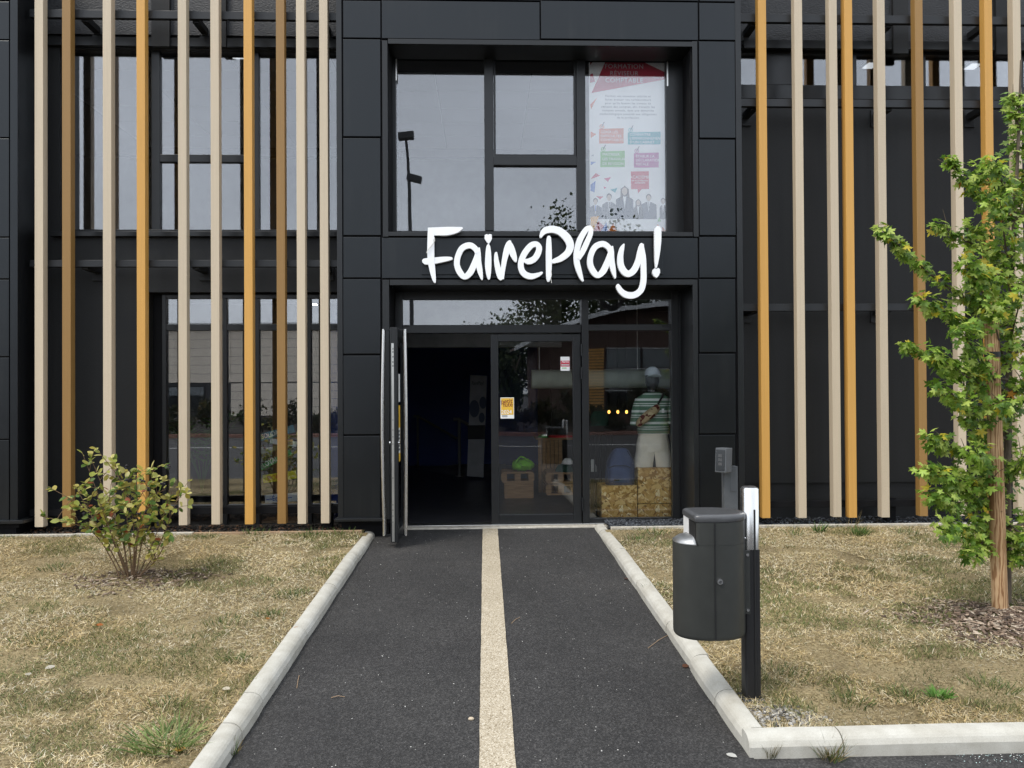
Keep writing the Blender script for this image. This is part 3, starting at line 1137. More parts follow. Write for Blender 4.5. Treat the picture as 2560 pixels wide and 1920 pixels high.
lxw = pt(110, 600, YR).x
for (v0_, v1_) in ((27, 47), (650, 667)):
    r, q = railbar(110, 842, v0_, v1_, lxw - .15, pxl - .004)
    for u in (205, 485, 805):
        bracket(r, pt(u, v0_, YR).x, q[2] + .0)
for (v0_, v1_) in ((38, 58), (249, 268), (759, 777)):
    r, q = railbar(1900, 2500, v0_, v1_, pxr + .003, 8.4)
    for u in (1890, 2228, 2470):
        bracket(r, pt(u, v0_, YR).x, q[2] + .0)
# low rails carrying the slat feet
for xa, xb in ((lxw - .15, pxl - .004), (pxr + .003, 8.4)):
    r = B(xa, xb, YR, YR + .05, .42, .49).build('support_rail', 'gap', bld, .003)
for u in (815, 2235):
    x = pt(u, 1310, YR).x
    B(x - .05, x + .05, YR + .051, YR + .15, gz(9) - .05, .5).build('rail_foot', 'gap', bld)

# --- shell: floors, ceilings, partitions, roof
sh = MB()
sh.box(-7.5, 8.5, 8.61, 17.0, .05, gz(9) + .022)
sh.build('interior_floor', 'interior_floor', bld)
B(-7.5, 8.5, 8.80, 17, 3.02, 3.10).build('upper_floor_slab', 'interior_dark', bld)
B(-7.5, 8.5, 8.66, 8.80, 2.82, 3.10).build('downstand_beam', 'interior_grey', bld)
B(-1.69, 1.05, 10.5, 10.7, 2.30, 3.019).build('bulkhead', 'interior_white', bld)
B(-7.5, 8.5, 8.5, 17, ZT - .04, ZT).build('roof', 'gap', bld)
B(-7.55, -7.4, 8.3, 17, 0, ZT - .05).build('side_wall', 'interior_grey', bld)
B(8.4, 8.5, 8.78, 17, 0, ZT - .05).build('side_wall', 'interior_grey', bld)
B(-7.4, 8.4, 16.9, 17, 0, ZT - .05).build('back_wall', 'interior_grey', bld)
B(-3.2, 1.05, 15.4, 15.5, gz(9) + .022, 3.02).build('partition_wall', 'navy', bld)
B(1.1, 8.4, 12.9, 13.0, gz(9) + .022, 3.02).build('partition_wall', 'interior_dark', bld)
B(-7.4, -1.7, 11.6, 11.7, gz(9) + .022, 3.02).build('partition_wall', 'interior_dark', bld)
B(-1.78, -1.70, 8.95, 11.6, gz(9) + .022, 3.02).build('partition_wall', 'navy', bld)
B(-7.4, 8.4, 13.0, 13.1, 3.1, 5.62).build('partition_wall', 'interior_white', bld)
B(2.7, 2.8, 8.8, 13, 3.1, 5.62).build('partition_wall', 'interior_grey', bld)
# office ceiling: suspended tiles
ceil = B(-7.4, 8.4, 8.85, 13.0, 5.66, 5.70).build('ceiling', 'interior_dark', bld)
tm = B(.006, 1.194, .006, .594, 0, .012)
t0 = tm.build('ceiling_tile', 'tile')
t0.parent = ceil
t0.location = Vector((-5.4, 8.9, 5.64)) - base_of(ceil)
first = True
for i in range(7):
    for j in range(6):
        if first:
            first = False
            continue
        t1 = t0.copy()
        COL.objects.link(t1)
        t1.parent = ceil
        t1.location = Vector((-5.4 + 1.2 * i, 8.9 + .6 * j, 5.64)) - base_of(ceil)
for (x, y) in ((pt(591, 135, 8.98).x, 8.98), (pt(2176, 150, 9.09).x, 9.09), (pt(2432, 155, 9.09).x, 9.09)):
    lp = thing('ceiling_light', 'square lit panel light on the office ceiling', 'ceiling light', (x, y, 5.60), 'lit panels on the office ceiling')
    B(x - .07, x + .07, y - .09, y + .09, 5.60, 5.635).build('housing', 'white_metal', lp)
    B(x - .06, x + .06, y - .08, y + .08, 5.594, 5.599).build('diffuser', 'lamp_panel', lp)

# ================================================================== SIGN
sg = thing('shop_sign', 'white brush-script FairePlay! lettering mounted above the entrance', 'sign', pt(1350, 690, YP))
q = rc(1053, 596.5, 1657, 686.5, YP - .012)
B(q[0], q[1], YP - .014, YP - .002, q[2], q[3]).build('backing_panel', 'panel', sg, .003)
CSX = 680 / 2212.0


def catmull(P, n=7):
    out = []
    for i in range(len(P) - 1):
        p0, p1, p2, p3 = P[max(i - 1, 0)], P[i], P[i + 1], P[min(i + 2, len(P) - 1)]
        for k in range(n):
            t = k / n
            out.append([0.5 * (2 * b + (c - a_) * t + (2 * a_ - 5 * b + 4 * c - d) * t * t + (3 * b - a_ - 3 * c + d) * t ** 3) for a_, b, c, d in zip(p0, p1, p2, p3)])
    out.append(list(P[-1]))
    return out


YLF = 7.955                                    # front of the letters
NST = [0]


def stroke(mb, P):
    Q = catmull(P)
    k0 = NST[0]
    NST[0] += 1
    n = len(Q)
    V, Fc = [], []
    for i, (x, y, hw) in enumerate(Q):
        a_, b_ = Q[max(i - 1, 0)], Q[min(i + 1, n - 1)]
        tx, ty = b_[0] - a_[0], b_[1] - a_[1]
        L = math.hypot(tx, ty) or 1
        nx, ny = -ty / L, tx / L
        hw = max(hw, 2.0)
        yy = YLF + 0.0022 * (k0 % 3) + 0.00006 * i
        for sgn in (1, -1):
            p = pt(1020 + (x + sgn * nx * hw) * CSX, 540 + (y + sgn * ny * hw) * CSX, 7.96)
            V += [(p.x, yy, p.z), (p.x, yy + .042, p.z)]
    for i in range(n - 1):
        a_ = 4 * i
        b_ = 4 * i + 4
        Fc += [(a_, a_ + 2, b_ + 2, b_), (a_ + 1, b_ + 1, b_ + 3, a_ + 3), (a_, b_, b_ + 1, a_ + 1), (a_ + 2, a_ + 3, b_ + 3, b_ + 2)]
    Fc += [(0, 1, 3, 2), (4 * n - 4, 4 * n - 2, 4 * n - 1, 4 * n - 3)]
    mb.add(V, Fc)


def blob(mb, pts):
    pts2 = [pt(1020 + x * CSX, 540 + y * CSX, 7.96) for x, y in pts]
    k0 = NST[0]
    NST[0] += 1
    yy = YLF + .0022 * (k0 % 3)
    n = len(pts2)
    mb.add([(p.x, yy, p.z) for p in pts2] + [(p.x, yy + .042, p.z) for p in pts2],
           [tuple(range(n)), tuple(range(2 * n - 1, n - 1, -1))] + [(i, i + n, (i + 1) % n + n, (i + 1) % n) for i in range(n)])


def a_letter(dx, dy):
    m = MB()
    stroke(m, [(x + dx, y + dy, h) for x, y, h in [(566, 300, 20), (545, 262, 22), (500, 238, 24), (440, 262, 24), (405, 330, 23), (399, 400, 24), (425, 462, 25), (463, 494, 22), (508, 455, 26), (540, 385, 24), (560, 330, 22), (566, 300, 20)]])
    stroke(m, [(x + dx, y + dy, h) for x, y, h in [(580, 256, 5), (572, 300, 20), (572, 370, 24), (584, 440, 22), (597, 495, 13), (603, 520, 4)]])
    return m


letters = []
m = MB()
stroke(m, [(186, 96, 24), (185, 200, 27), (186, 340, 28), (197, 430, 24), (209, 500, 17), (217, 536, 9), (219, 544, 3)])
stroke(m, [(162, 126, 31), (240, 124, 33), (320, 122, 34), (395, 112, 24), (435, 99, 10), (446, 96, 3)])
stroke(m, [(115, 366, 7), (128, 366, 20), (155, 368, 26), (230, 360, 25), (300, 350, 20), (345, 345, 13), (362, 344, 6)])
letters.append(m)
letters.append(a_letter(0, 0))
m = MB()
blob(m, [(622, 180), (624, 155), (640, 147), (652, 152), (664, 146), (680, 150), (683, 182), (670, 208), (656, 226), (640, 210)])
stroke(m, [(655, 228, 4), (653, 250, 16), (653, 320, 24), (652, 400, 26), (655, 470, 19), (657, 505, 11), (658, 517, 4)])
letters.append(m)
m = MB()
stroke(m, [(722, 294, 5), (716, 310, 13), (720, 370, 20), (735, 440, 24), (750, 495, 22), (760, 520, 8)])
stroke(m, [(766, 512, 14), (772, 440, 18), (786, 350, 22), (806, 270, 26), (822, 222, 22), (832, 198, 7)])
stroke(m, [(826, 206, 8), (834, 240, 22), (848, 290, 27), (864, 335, 22), (876, 366, 11), (880, 374, 4)])
letters.append(m)
m = MB()
stroke(m, [(946, 362, 14), (985, 368, 24), (1030, 345, 25), (1058, 300, 25), (1066, 256, 23), (1042, 228, 22), (1000, 240, 24), (950, 300, 25), (920, 370, 24), (922, 430, 24), (950, 472, 25), (1000, 490, 24), (1055, 478, 17), (1086, 462, 10), (1094, 455, 4)])
letters.append(m)
m = MB()
stroke(m, [(1148, 160, 6), (1146, 185, 18), (1146, 300, 24), (1146, 420, 23), (1143, 500, 18), (1140, 534, 7)])
stroke(m, [(1078, 176, 7), (1090, 145, 18), (1120, 116, 26), (1180, 108, 28), (1240, 128, 30), (1296, 180, 32), (1320, 240, 30), (1300, 298, 28), (1245, 343, 25), (1200, 362, 20), (1170, 372, 15)])
letters.append(m)
m = MB()
stroke(m, [(1388, 350, 15), (1420, 290, 22), (1455, 215, 22), (1484, 145, 20), (1484, 104, 18), (1462, 98, 20), (1430, 135, 23), (1394, 205, 24), (1372, 290, 23), (1373, 370, 24), (1390, 440, 22), (1410, 500, 15), (1425, 530, 6)])
letters.append(m)
letters.append(a_letter(1083, -12))
m = MB()
stroke(m, [(1758, 226, 5), (1742, 260, 17), (1728, 330, 23), (1732, 400, 26), (1758, 450, 27), (1795, 469, 26), (1838, 440, 26), (1872, 370, 24), (1890, 290, 22), (1900, 240, 18), (1892, 222, 6)])
stroke(m, [(1912, 226, 7), (1904, 260, 18), (1912, 340, 24), (1917, 440, 23), (1916, 530, 23), (1896, 600, 24), (1845, 640, 26), (1785, 642, 26), (1738, 615, 23), (1712, 575, 18), (1710, 552, 7)])
letters.append(m)
m = MB()
stroke(m, [(2040, 84, 10), (2034, 110, 26), (2032, 200, 27), (2028, 290, 22), (2022, 370, 14), (2019, 420, 5)])
blob(m, [(1992, 438), (2004, 426), (2020, 430), (2036, 422), (2048, 432), (2050, 458), (2040, 484), (2022, 503), (2000, 490), (1988, 466)])
letters.append(m)
for m in letters:
    m.build('letter', 'letter_white', sg)
# frayed strings left hanging on the letters
for pts in ([(214, 170), (218, 200), (205, 225), (190, 245), (165, 270), (150, 300)], [(205, 190), (212, 215), (196, 232), (180, 252), (160, 280)], [(1163, 440), (1167, 480), (1160, 505), (1168, 545)]):
    V_ = [pt(1020 + x * CSX, 540 + y * CSX, 7.945) for x, y in pts]
    MB().tube(V_, .0035, 5).build('string', 'whitecloth', sg)

# ================================================================== POSTER behind the upper window
YQ = YU + .085
PX = lambda x, y: pt(1440 + x * 260 / 899.0, 120 + y * 480 / 1659.0, YQ)
ps = thing('poster', 'tall white training course poster behind the upper window pane', 'poster', PX(450, 1583))
p0, p1 = PX(121, 1583), PX(781, 60)
B(p0.x, p1.x, YQ, YQ + .003, p0.z, p1.z).build('sheet', 'paper', ps)
LAY = [0]


def ink(name, pts, m, lay=1):
    LAY[0] += 1
    dy = -.0012 * lay - .00001 * (LAY[0] % 60)
    n = len(pts)
    MB().poly([(PX(x, y).x, YQ + dy, PX(x, y).z) for x, y in pts][::-1] if False else [(PX(x, y).x, YQ + dy, PX(x, y).z) for x, y in pts]).build(name, m, ps)


def words(body, x, y, px, m, align='LEFT', lay=2, bold=0.0, sp=1.0):
    o = PX(x, y)
    k = (PX(100, 0).x - PX(0, 0).x) / 100
    text_mb(body, px * k * 1.38, (o.x, o.z), YQ - .0012 * lay - .0004, align, bold=bold * k, spacing=sp).build('lettering', m, ps)


ink('printed_shape', [(270, 80), (495, 80), (781, 215), (781, 270), (135, 388)], 'ink_crimson')
ink('printed_shape', [(121, 230), (142, 218), (167, 290), (121, 300)], 'ink_crimson')
ink('printed_shape', [(121, 80), (150, 110), (121, 150)], 'ink_maroon')
ink('printed_shape', [(185, 80), (220, 80), (200, 105)], 'ink_maroon')
ink('printed_shape', [(180, 432), (130, 530), (122, 490)], 'ink_salmon')
for i, t in enumerate(('FORMATION', 'RÉVISEUR', 'COMPTABLE')):
    words(t, 416, 178 + 60 * i, 40, 'ink_lightgrey', 'CENTER', sp=1.08)
for i, t in enumerate(('Formez vos nouveaux salariés et', 'faites évoluer vos collaborateurs', 'pour qu’ils fassent les travaux de', 'révision des comptes, afin d’établir les', 'comptes annuels, dans une démarche', 'méthodologique associée aux obligations', 'de la profession')):
    words(t, 450, 425 + 31 * i, 19, 'ink_grey', 'CENTER', sp=1.12)
for (x0, y0, x1, y1, m_, ls, tx, ty, st_) in ((199, 696, 411, 824, 'salmon', ('GÉRER LES', 'DIFFICULTÉS', 'COMPTABLES'), 213, 737, 34), (448, 726, 731, 832, 'teal', ('CONNAITRE', 'L’ENVIRONNEMENT', 'D’UN CABINET'), 464, 758, 33),
                                         (211, 891, 421, 1028, 'green', ('MAÎTRISER', 'LES TRAVAUX', 'DE RÉVISION'), 228, 930, 40), (501, 906, 715, 1032, 'purple', ('ÉTABLIR LA', 'DÉCLARATION', 'FISCALE'), 516, 946, 34)):
    ink('printed_tag', [(x0, y0 + 4), (x1, y0 - 3), (x1, y1), (x0, y1 + 2)], 'ink_' + m_)
    for i, t in enumerate(ls):
        words(t, tx, ty + st_ * i, 23, 'ink_inkwhite')
    cx, cy = x0 + 24, y0 - 16
    ring = [(cx + 20 * math.cos(k * math.pi / 7), cy + 20 * math.sin(k * math.pi / 7)) for k in range(14)]
    ink('printed_target', ring, 'ink_' + m_)
    ink('printed_target', [(cx + 14 * math.cos(k * math.pi / 7), cy + 14 * math.sin(k * math.pi / 7)) for k in range(14)], 'paper', 2)
    ink('printed_target', [(cx + 7 * math.cos(k * math.pi / 7), cy + 7 * math.sin(k * math.pi / 7)) for k in range(14)], 'ink_' + m_, 3)
    ink('printed_arrow', [(cx - 2, cy - 4), (cx + 18, cy - 40), (cx + 24, cy - 38), (cx + 3, cy)], 'ink_grey', 3)
ink('printed_tag', [(475, 1067), (630, 1065), (631, 1218), (568, 1219), (537, 1255), (532, 1219), (476, 1218)], 'ink_red')
words('ACADÉMIE', 552, 1128, 27, 'ink_inkwhite', 'CENTER')
words('de la profession', 552, 1152, 16, 'ink_inkwhite', 'CENTER')
words('comptable', 552, 1171, 16, 'ink_inkwhite', 'CENTER')
for pts, m_ in (([(126, 722), (175, 745), (128, 778)], 'salmon'), ([(128, 935), (150, 918), (155, 934)], 'lightgrey'), ([(126, 982), (175, 985), (128, 1012)], 'blue'), ([(128, 1133), (170, 1080), (208, 1104)], 'red'),
                ([(241, 1128), (301, 1116), (276, 1156)], 'pink'), ([(237, 1196), (263, 1207), (245, 1218)], 'pink'), ([(297, 1224), (358, 1208), (338, 1252)], 'teal'), ([(173, 1280), (236, 1284), (208, 1308)], 'red'),
                ([(126, 1180), (170, 1148), (160, 1248), (126, 1235)], 'blue')):
    ink('printed_triangle', pts, 'ink_' + m_)


def figure(cx, top, s, sh, hair, suit, tie=None, woman=False):
    el = lambda x, y, a_, b_, n=14: [(x + a_ * math.cos(2 * math.pi * k / n), y + b_ * math.sin(2 * math.pi * k / n)) for k in range(n)]
    hy = top + 42 * s
    ink('printed_figure', [(cx - sh, 1478), (cx - sh * .95, hy + 70 * s), (cx - sh * .35, hy + 44 * s), (cx + sh * .35, hy + 44 * s), (cx + sh * .95, hy + 70 * s), (cx + sh, 1478)], suit, 1)
    if woman:
        ink('printed_figure', [(cx - 34 * s, hy + 80 * s), (cx - 33 * s, hy - 16 * s), (cx, hy - 44 * s), (cx + 33 * s, hy - 16 * s), (cx + 46 * s, hy + 100 * s), (cx + 20 * s, hy + 40 * s)], hair, 2)
    else:
        ink('printed_figure', el(cx, hy - 10 * s, 28 * s, 34 * s), hair, 2)
    ink('printed_figure', [(cx - 14 * s, hy + 44 * s), (cx + 14 * s, hy + 44 * s), (cx, hy + 150 * s)], 'ink_inkwhite', 2)
    ink('printed_figure', el(cx, hy + 2 * s, 23 * s, 32 * s), 'ink_skin', 3)
    if tie:
        ink('printed_figure', [(cx - 5 * s, hy + 46 * s), (cx + 5 * s, hy + 46 * s), (cx + 7 * s, hy + 110 * s), (cx - 3 * s, hy + 110 * s)], tie, 3)


figure(168, 1297, .74, 58, 'ink_hair', 'ink_navyink', 'ink_blue')
figure(628, 1262, .82, 70, 'ink_hair', 'ink_navyink', 'ink_grey')
figure(286, 1258, .84, 62, 'ink_hair', 'ink_grey', 'ink_black')
figure(538, 1306, .72, 44, 'ink_hair', 'ink_black', None, True)
figure(752, 1296, .70, 29, 'ink_hair', 'ink_black')
figure(420, 1192, 1.05, 78, 'ink_hair', 'ink_navyink', None, True)
for pts, m_ in (([(126, 1460), (200, 1452), (150, 1583), (126, 1583)], 'amber'), ([(150, 1583), (195, 1494), (262, 1560), (240, 1583)], 'crimson'), ([(216, 1583), (262, 1504), (274, 1583)], 'blue'),
                ([(272, 1583), (322, 1518), (352, 1583)], 'orange'), ([(690, 1583), (704, 1520), (742, 1583)], 'salmon'), ([(705, 1500), (720, 1460), (735, 1500)], 'green'), ([(742, 1583), (745, 1545), (781, 1583)], 'orange')):
    ink('printed_triangle', pts, 'ink_' + m_, 4)

# ================================================================== STICKERS on the closed leaf
YK = YD + .004
stk = thing('sticker', 'yellow petit futé 2024 sticker on the closed glass door', 'sticker', pt(1268, 1046, YK))
DX = lambda x, y: pt(1210 + x / 3.0725, 800 + y / 3.0725, YK)
a_, b_ = DX(127, 757), DX(230, 595)
B(a_.x, b_.x, YK, YK + .002, a_.z, b_.z).build('sheet', 'paper', stk)
a_, b_ = DX(132, 728), DX(226, 600)
B(a_.x, b_.x, YK - .0012, YK - .0004, a_.z, b_.z).build('yellow_field', 'ink_mustard', stk)
kk = (DX(100, 0).x - DX(0, 0).x) / 100
for t, x, y, s_, m_ in (('petit', 131, 642, 44, 'ink_maroon'), ('futé', 148, 668, 44, 'ink_maroon'), ('2024', 132, 720, 38, 'ink_inkwhite')):
    o = DX(x, y)
    text_mb(t, s_ * kk * 1.1, (o.x, o.z), YK - .002, rot=.06 if t != '2024' else 0, bold=.35 * kk, wx=.98).build('lettering', m_, stk)
for i in range(3):
    a_, b_ = DX(140, 746 - 6 * i), DX(180, 743 - 6 * i)
    B(a_.x, b_.x, YK - .0012, YK - .0004, a_.z, b_.z).build('print_line', 'ink_grey', stk)
stk = thing('sticker', 'small red and white Alarme sticker high on the glass door', 'sticker', pt(1412, 927, YK))
a_, b_ = DX(588, 390), DX(658, 282)
B(a_.x, b_.x, YK, YK + .002, a_.z, b_.z).build('sheet', 'paper', stk)
a_, b_ = DX(589, 358), DX(657, 312)
B(a_.x, b_.x, YK - .0012, YK - .0004, a_.z, b_.z).build('red_field', 'ink_red', stk)
o = DX(596, 327)
text_mb('Alarme', 17 * kk * 1.1, (o.x, o.z), YK - .002, bold=.4 * kk).build('lettering', 'ink_inkwhite', stk)
for k in range(4):
    a_, b_ = DX(594 + 15 * k, 351), DX(607 + 15 * k, 338)
    B(a_.x, b_.x, YK - .002, YK - .0013, a_.z, b_.z).build('pictogram', 'ink_lightgrey', stk)
a_, b_ = DX(600, 372), DX(634, 366)
B(a_.x, b_.x, YK - .0012, YK - .0004, a_.z, b_.z).build('green_line', 'ink_green', stk)

# ================================================================== LITTER BIN on its post
BY = 3.93
pb = gp(1880, 1762, .06)
bn = thing('litter_bin', 'dark grey oval litter bin bolted to a black post with steel cap', 'litter bin', (pb.x, BY, gz(BY) + .05))
bxl, bxr_ = pt(1684, 1450, BY).x, pt(1859, 1450, BY).x
bcx, ba, bb_ = (bxl + bxr_) / 2, (bxr_ - bxl) / 2, .135
z_bot = pt(1770, 1604, BY - bb_).z
z_sh = pt(1700, 1356, BY - .05).z
z_l0 = pt(1800, 1306, BY - bb_).z
z_l1 = pt(1800, 1291, BY - bb_).z
xn = pt(1741, 1300, BY - bb_ * .9).x


def oval(z, k=1.0, clip=None, n=64, e=2.25, dz=0):
    r = []
    for i in range(n):
        t = 2 * math.pi * i / n
        c, s_ = math.cos(t), math.sin(t)
        x = bcx + k * ba * math.copysign(abs(c) ** (2 / e), c)
        y = BY + k * bb_ * math.copysign(abs(s_) ** (2 / e), s_)
        if clip is not None:
            x = max(x, clip)
        r.append((x, y, z))
    return r


MB().rings([oval(z_bot, .96), oval(z_bot + .008, .99), oval(z_bot + .02), oval(z_sh - .003)]).build('body', 'binpaint', bn)
MB().rings([oval(z_sh - .002, .999, xn), oval(z_l0 - .002, .999, xn)]).build('upper_body', 'binpaint', bn)
B(xn - .002, xn + .003, BY - bb_ * .80, BY + bb_ * .10, z_sh + .014, z_l0 - .006).build('opening', 'black_gasket', bn)
MB().rings([oval(z_l0, 1.012, xn - .006), oval(z_l0 + .004, 1.022, xn - .009), oval(z_l1 - .006, 1.022, xn - .009), oval(z_l1, 1.0, xn - .006), oval(z_l1 + .006, .93, xn + .006), oval(z_l1 + .007, .88, xn + .012)]).build('lid', 'lidpaint', bn)
# stainless ash tray and back plate left of the opening
tray = MB()
rr = []
for z, k, hh in ((z_sh - .002, 1.004, 0), (z_sh + .004, 1.004, 0), (z_sh + .022, .86, 0), (z_sh + .034, .55, 0)):
    rr.append([(min(x, xn - .001), y, zz) for x, y, zz in oval(z, k)])
tray.rings(rr)
tray.build('ash_tray', 'steel_tray', bn)
B(xn - .004, xn + .002, BY + bb_ * .105, BY + bb_ * .86, z_sh + .006, z_l0 - .001).build('back_plate', 'steel_satin', bn)
# door seam, lock
xs_ = pt(1788, 1450, BY - bb_).x
sy = lambda x: BY - bb_ * (1 - abs((x - bcx) / ba) ** 2.25) ** (1 / 2.25)
B(xs_ - .0036, xs_ + .0036, sy(xs_) - .003, sy(xs_) + .01, z_bot + .006, z_l0 - .004).build('door_seam', 'black_gasket', bn)
lk = pt(1799.5, 1454, BY - bb_)
MB().tube([(lk.x, sy(lk.x) + .004, lk.z), (lk.x, sy(lk.x) - .008, lk.z)], .0145, 20).build('lock', 'steel_bolt', bn)
MB().tube([(lk.x, sy(lk.x) - .0075, lk.z), (lk.x, sy(lk.x) - .0105, lk.z)], .0075, 14).build('keyhole', 'lidpaint', bn)
# post
px0, px1 = pt(1862.5, 1500, BY - .03).x, pt(1901.5, 1500, BY - .03).x
pc = (px0 + px1) / 2
pr = (px1 - px0) / 2
zp_t, zp_m = pt(1880, 1220, BY - .03).z, pt(1880, 1375, BY - .04).z


def rrect(z, cx, cy, a_, b_, e=5, n=40):
    r = []
    for i in range(n):
        t = 2 * math.pi * i / n
        c, s_ = math.cos(t), math.sin(t)
        r.append((cx + a_ * math.copysign(abs(c) ** (2 / e), c), cy + b_ * math.copysign(abs(s_) ** (2 / e), s_), z))
    return r


PYc = BY + .005
MB().rings([rrect(gz(BY) - .05, pc, PYc, pr, .042, 7), rrect(zp_m - .001, pc, PYc, pr, .042, 7)], smooth=True).build('post', 'postblack', bn)
MB().rings([rrect(zp_m, pc, PYc, pr * 1.03, .0435, 3.2), rrect(zp_t - .006, pc, PYc, pr * 1.03, .0435, 3.2), rrect(zp_t, pc, PYc, pr * .9, .036, 3.2)]).build('steel_cap', 'steel', bn)
MB().rings([rrect(zp_t + .0005, pc, PYc, pr * .8, .032, 3.2), rrect(zp_t + .004, pc, PYc, pr * .78, .031, 3.2)]).build('cap_disc', 'lidpaint', bn)
gx = pt(1887, 1400, PYc - .042).x
B(gx - .004, gx + .004, PYc - .0465, PYc - .035, gz(BY) - .02, pt(1887, 1274, PYc - .042).z).build('groove', 'black_gasket', bn)
# bracket plate between bin and post with bolts
q = rc(1860, 1376, 1876, 1536, PYc - .05)
B(bxr_ - .01, q[1], PYc - .048, PYc - .0435, q[2], q[3]).build('bracket', 'binpaint', bn, .002)
for u, v in ((1868.5, 1387), (1869.5, 1525)):
    p = pt(u, v, PYc - .05)
    MB().tube([(p.x, PYc - .048, p.z), (p.x, PYc - .056, p.z)], .0075, 12).build('bolt', 'steel_bolt', bn)
for u, v in ((1860, 1345), (1862, 1531)):
    p = pt(u, v, PYc - .03)
    MB().tube([(p.x - .01, PYc - .03, p.z), (p.x + .022, PYc - .03, p.z)], .006, 10).build('bolt', 'steel_bolt', bn)
B(pc - .055, pc + .055, PYc - .055, PYc + .055, gz(BY) + .04, gz(BY) + .072).build('foot_plate', 'lidpaint', bn, .004)

# ================================================================== INTERCOM PEDESTAL
IY = 7.45
ip0, ip1 = pt(1811, 1220, IY).x, pt(1845, 1220, IY).x
ic = thing('intercom_post', 'grey metal access terminal post with tilted head beside the portal', 'terminal', ((ip0 + ip1) / 2, IY, gz(IY) + .05))
zt_ = pt(1830, 1166, IY).z
B(ip0, ip1, IY, IY + .09, gz(IY) + .03, zt_).build('post', 'greypost', ic, .004)
q = rc(1826, 1172, 1843, 1229, IY - .004)
B(q[0], q[1], IY - .004, IY + .001, q[2], q[3]).build('cover_plate', 'greypost', ic, .002)
hd = MB()
c_ = pt(1809, 1150, IY - .04)
ang = math.radians(-52)
ax = Vector((math.cos(ang), math.sin(ang), 0))
ay = Vector((-math.sin(ang), math.cos(ang), 0))
tilt = Vector((0, 0, 1)) + ay * .06
hd.obox(c_, ax * .062, ay * .052, tilt * .118)
ho = hd.build('head', 'greypost', ic, .006)
MB().obox(c_ - ay * .0535, ax * .050, ay * .002, tilt * .100).build('screen', 'darkscreen', ho)
for k in range(3):
    MB().obox(c_ - ay * .0565 + tilt * (.045 - .04 * k), ax * .022, ay * .001, tilt * .013).build('key', 'lidpaint', ho)

# ================================================================== VEGETATION
MAPLE = [(0, .02), (.18, -.08), (.46, -.02), (.26, .17), (.66, .42), (.40, .48), (.36, .62), (.13, .46), (.12, .76), (0, 1.0), (-.12, .76), (-.13, .46), (-.36, .62), (-.40, .48), (-.66, .42), (-.26, .17), (-.46, -.02), (-.18, -.08)]
mv = [(0, .32, .06)] + [(x, y, -.10 * abs(x) - (.10 * y * y)) for x, y in MAPLE]
mf = [(0, i + 1, (i + 1) % len(MAPLE) + 1) for i in range(len(MAPLE))]
OV = [(0, 0), (.2, .18), (.31, .45), (.24, .75), (0, 1.0), (-.24, .75), (-.31, .45), (-.2, .18)]
ov = [(0, .45, -.05)] + [(x, y, .10 * abs(x) - .12 * y * y) for x, y in OV]
of = [(0, i + 1, (i + 1) % len(OV) + 1) for i in range(len(OV))]


def polyline(P, n=24):
    Q = catmull([tuple(p) for p in P], max(2, n // max(1, len(P) - 1)))
    return [Vector(q) for q in Q]


# --- young maple with its stake
TY = 5.22
tb = gp(2512, 1550, .06)
tb.y = TY + .1
tree = thing('maple_tree', 'young green maple tree tied to a round wooden stake', 'tree', (tb.x, tb.y, gz(tb.y) + .05))
trunk_pts = [pt(2516, 1560, TY + .14), pt(2517, 1400, TY + .14), pt(2519, 1150, TY + .15), pt(2524, 880, TY + .16), pt(2532, 620, TY + .14), pt(2545, 380, TY + .10), pt(2552, 150, TY + .08)]
tk = MB().tube(polyline(trunk_pts, 24), [.033 - .0275 * i / 24 for i in range(25)], 10).build('trunk', 'bark', tree)
branches = []
BR = [  # (start v on trunk, end u, end v, depth offset, leaf spread)
    (800, 2200, 570, -.15, .07), (820, 2300, 745, -.25, .10), (640, 2340, 560, .05, .08), (560, 2372, 395, -.1, .06), (500, 2440, 420, .1, .11), (520, 2480, 395, -.2, .10), (330, 2530, 235, .0, .07),
    (420, 2548, 300, .1, .09), (950, 2262, 862, -.2, .055), (980, 2330, 880, -.3, .11), (1000, 2400, 820, -.35, .12), (820, 2420, 640, -.2, .12), (720, 2450, 560, .15, .13), (700, 2500, 500, -.25, .13),
    (620, 2560, 420, .1, .12), (560, 2620, 380, .0, .12), (760, 2640, 520, -.1, .13), (900, 2660, 680, .1, .13), (1050, 2680, 840, -.1, .13), (1180, 2690, 1000, .1, .13), (1080, 2350, 960, -.3, .11),
    (1100, 2400, 1000, -.1, .12), (1150, 2330, 1090, -.25, .10), (1200, 2310, 1170, -.3, .10), (1240, 2330, 1240, -.3, .12), (1280, 2360, 1320, -.35, .12), (1300, 2420, 1390, -.25, .11), (1260, 2390, 1210, -.1, .13),
    (1230, 2440, 1120, -.3, .12), (1310, 2600, 1350, -.25, .12), (1320, 2540, 1400, -.1, .09), (1200, 2600, 1130, -.3, .13), (1000, 2580, 860, -.35, .13), (880, 2560, 720, -.3, .12), (1120, 2440, 900, .25, .13),
    (1250, 2440, 1050, .3, .13), (1280, 2420, 1180, .35, .13), (1330, 2450, 1330, .3, .12), (840, 2480, 640, .3, .12), (1320, 2640, 1260, .2, .13), (660, 2440, 700, -.2, .11), (930, 2480, 760, -.3, .12), (1000, 2500, 1010, -.35, .11)]
lp, ld, ln_, ls = [], [], [], []


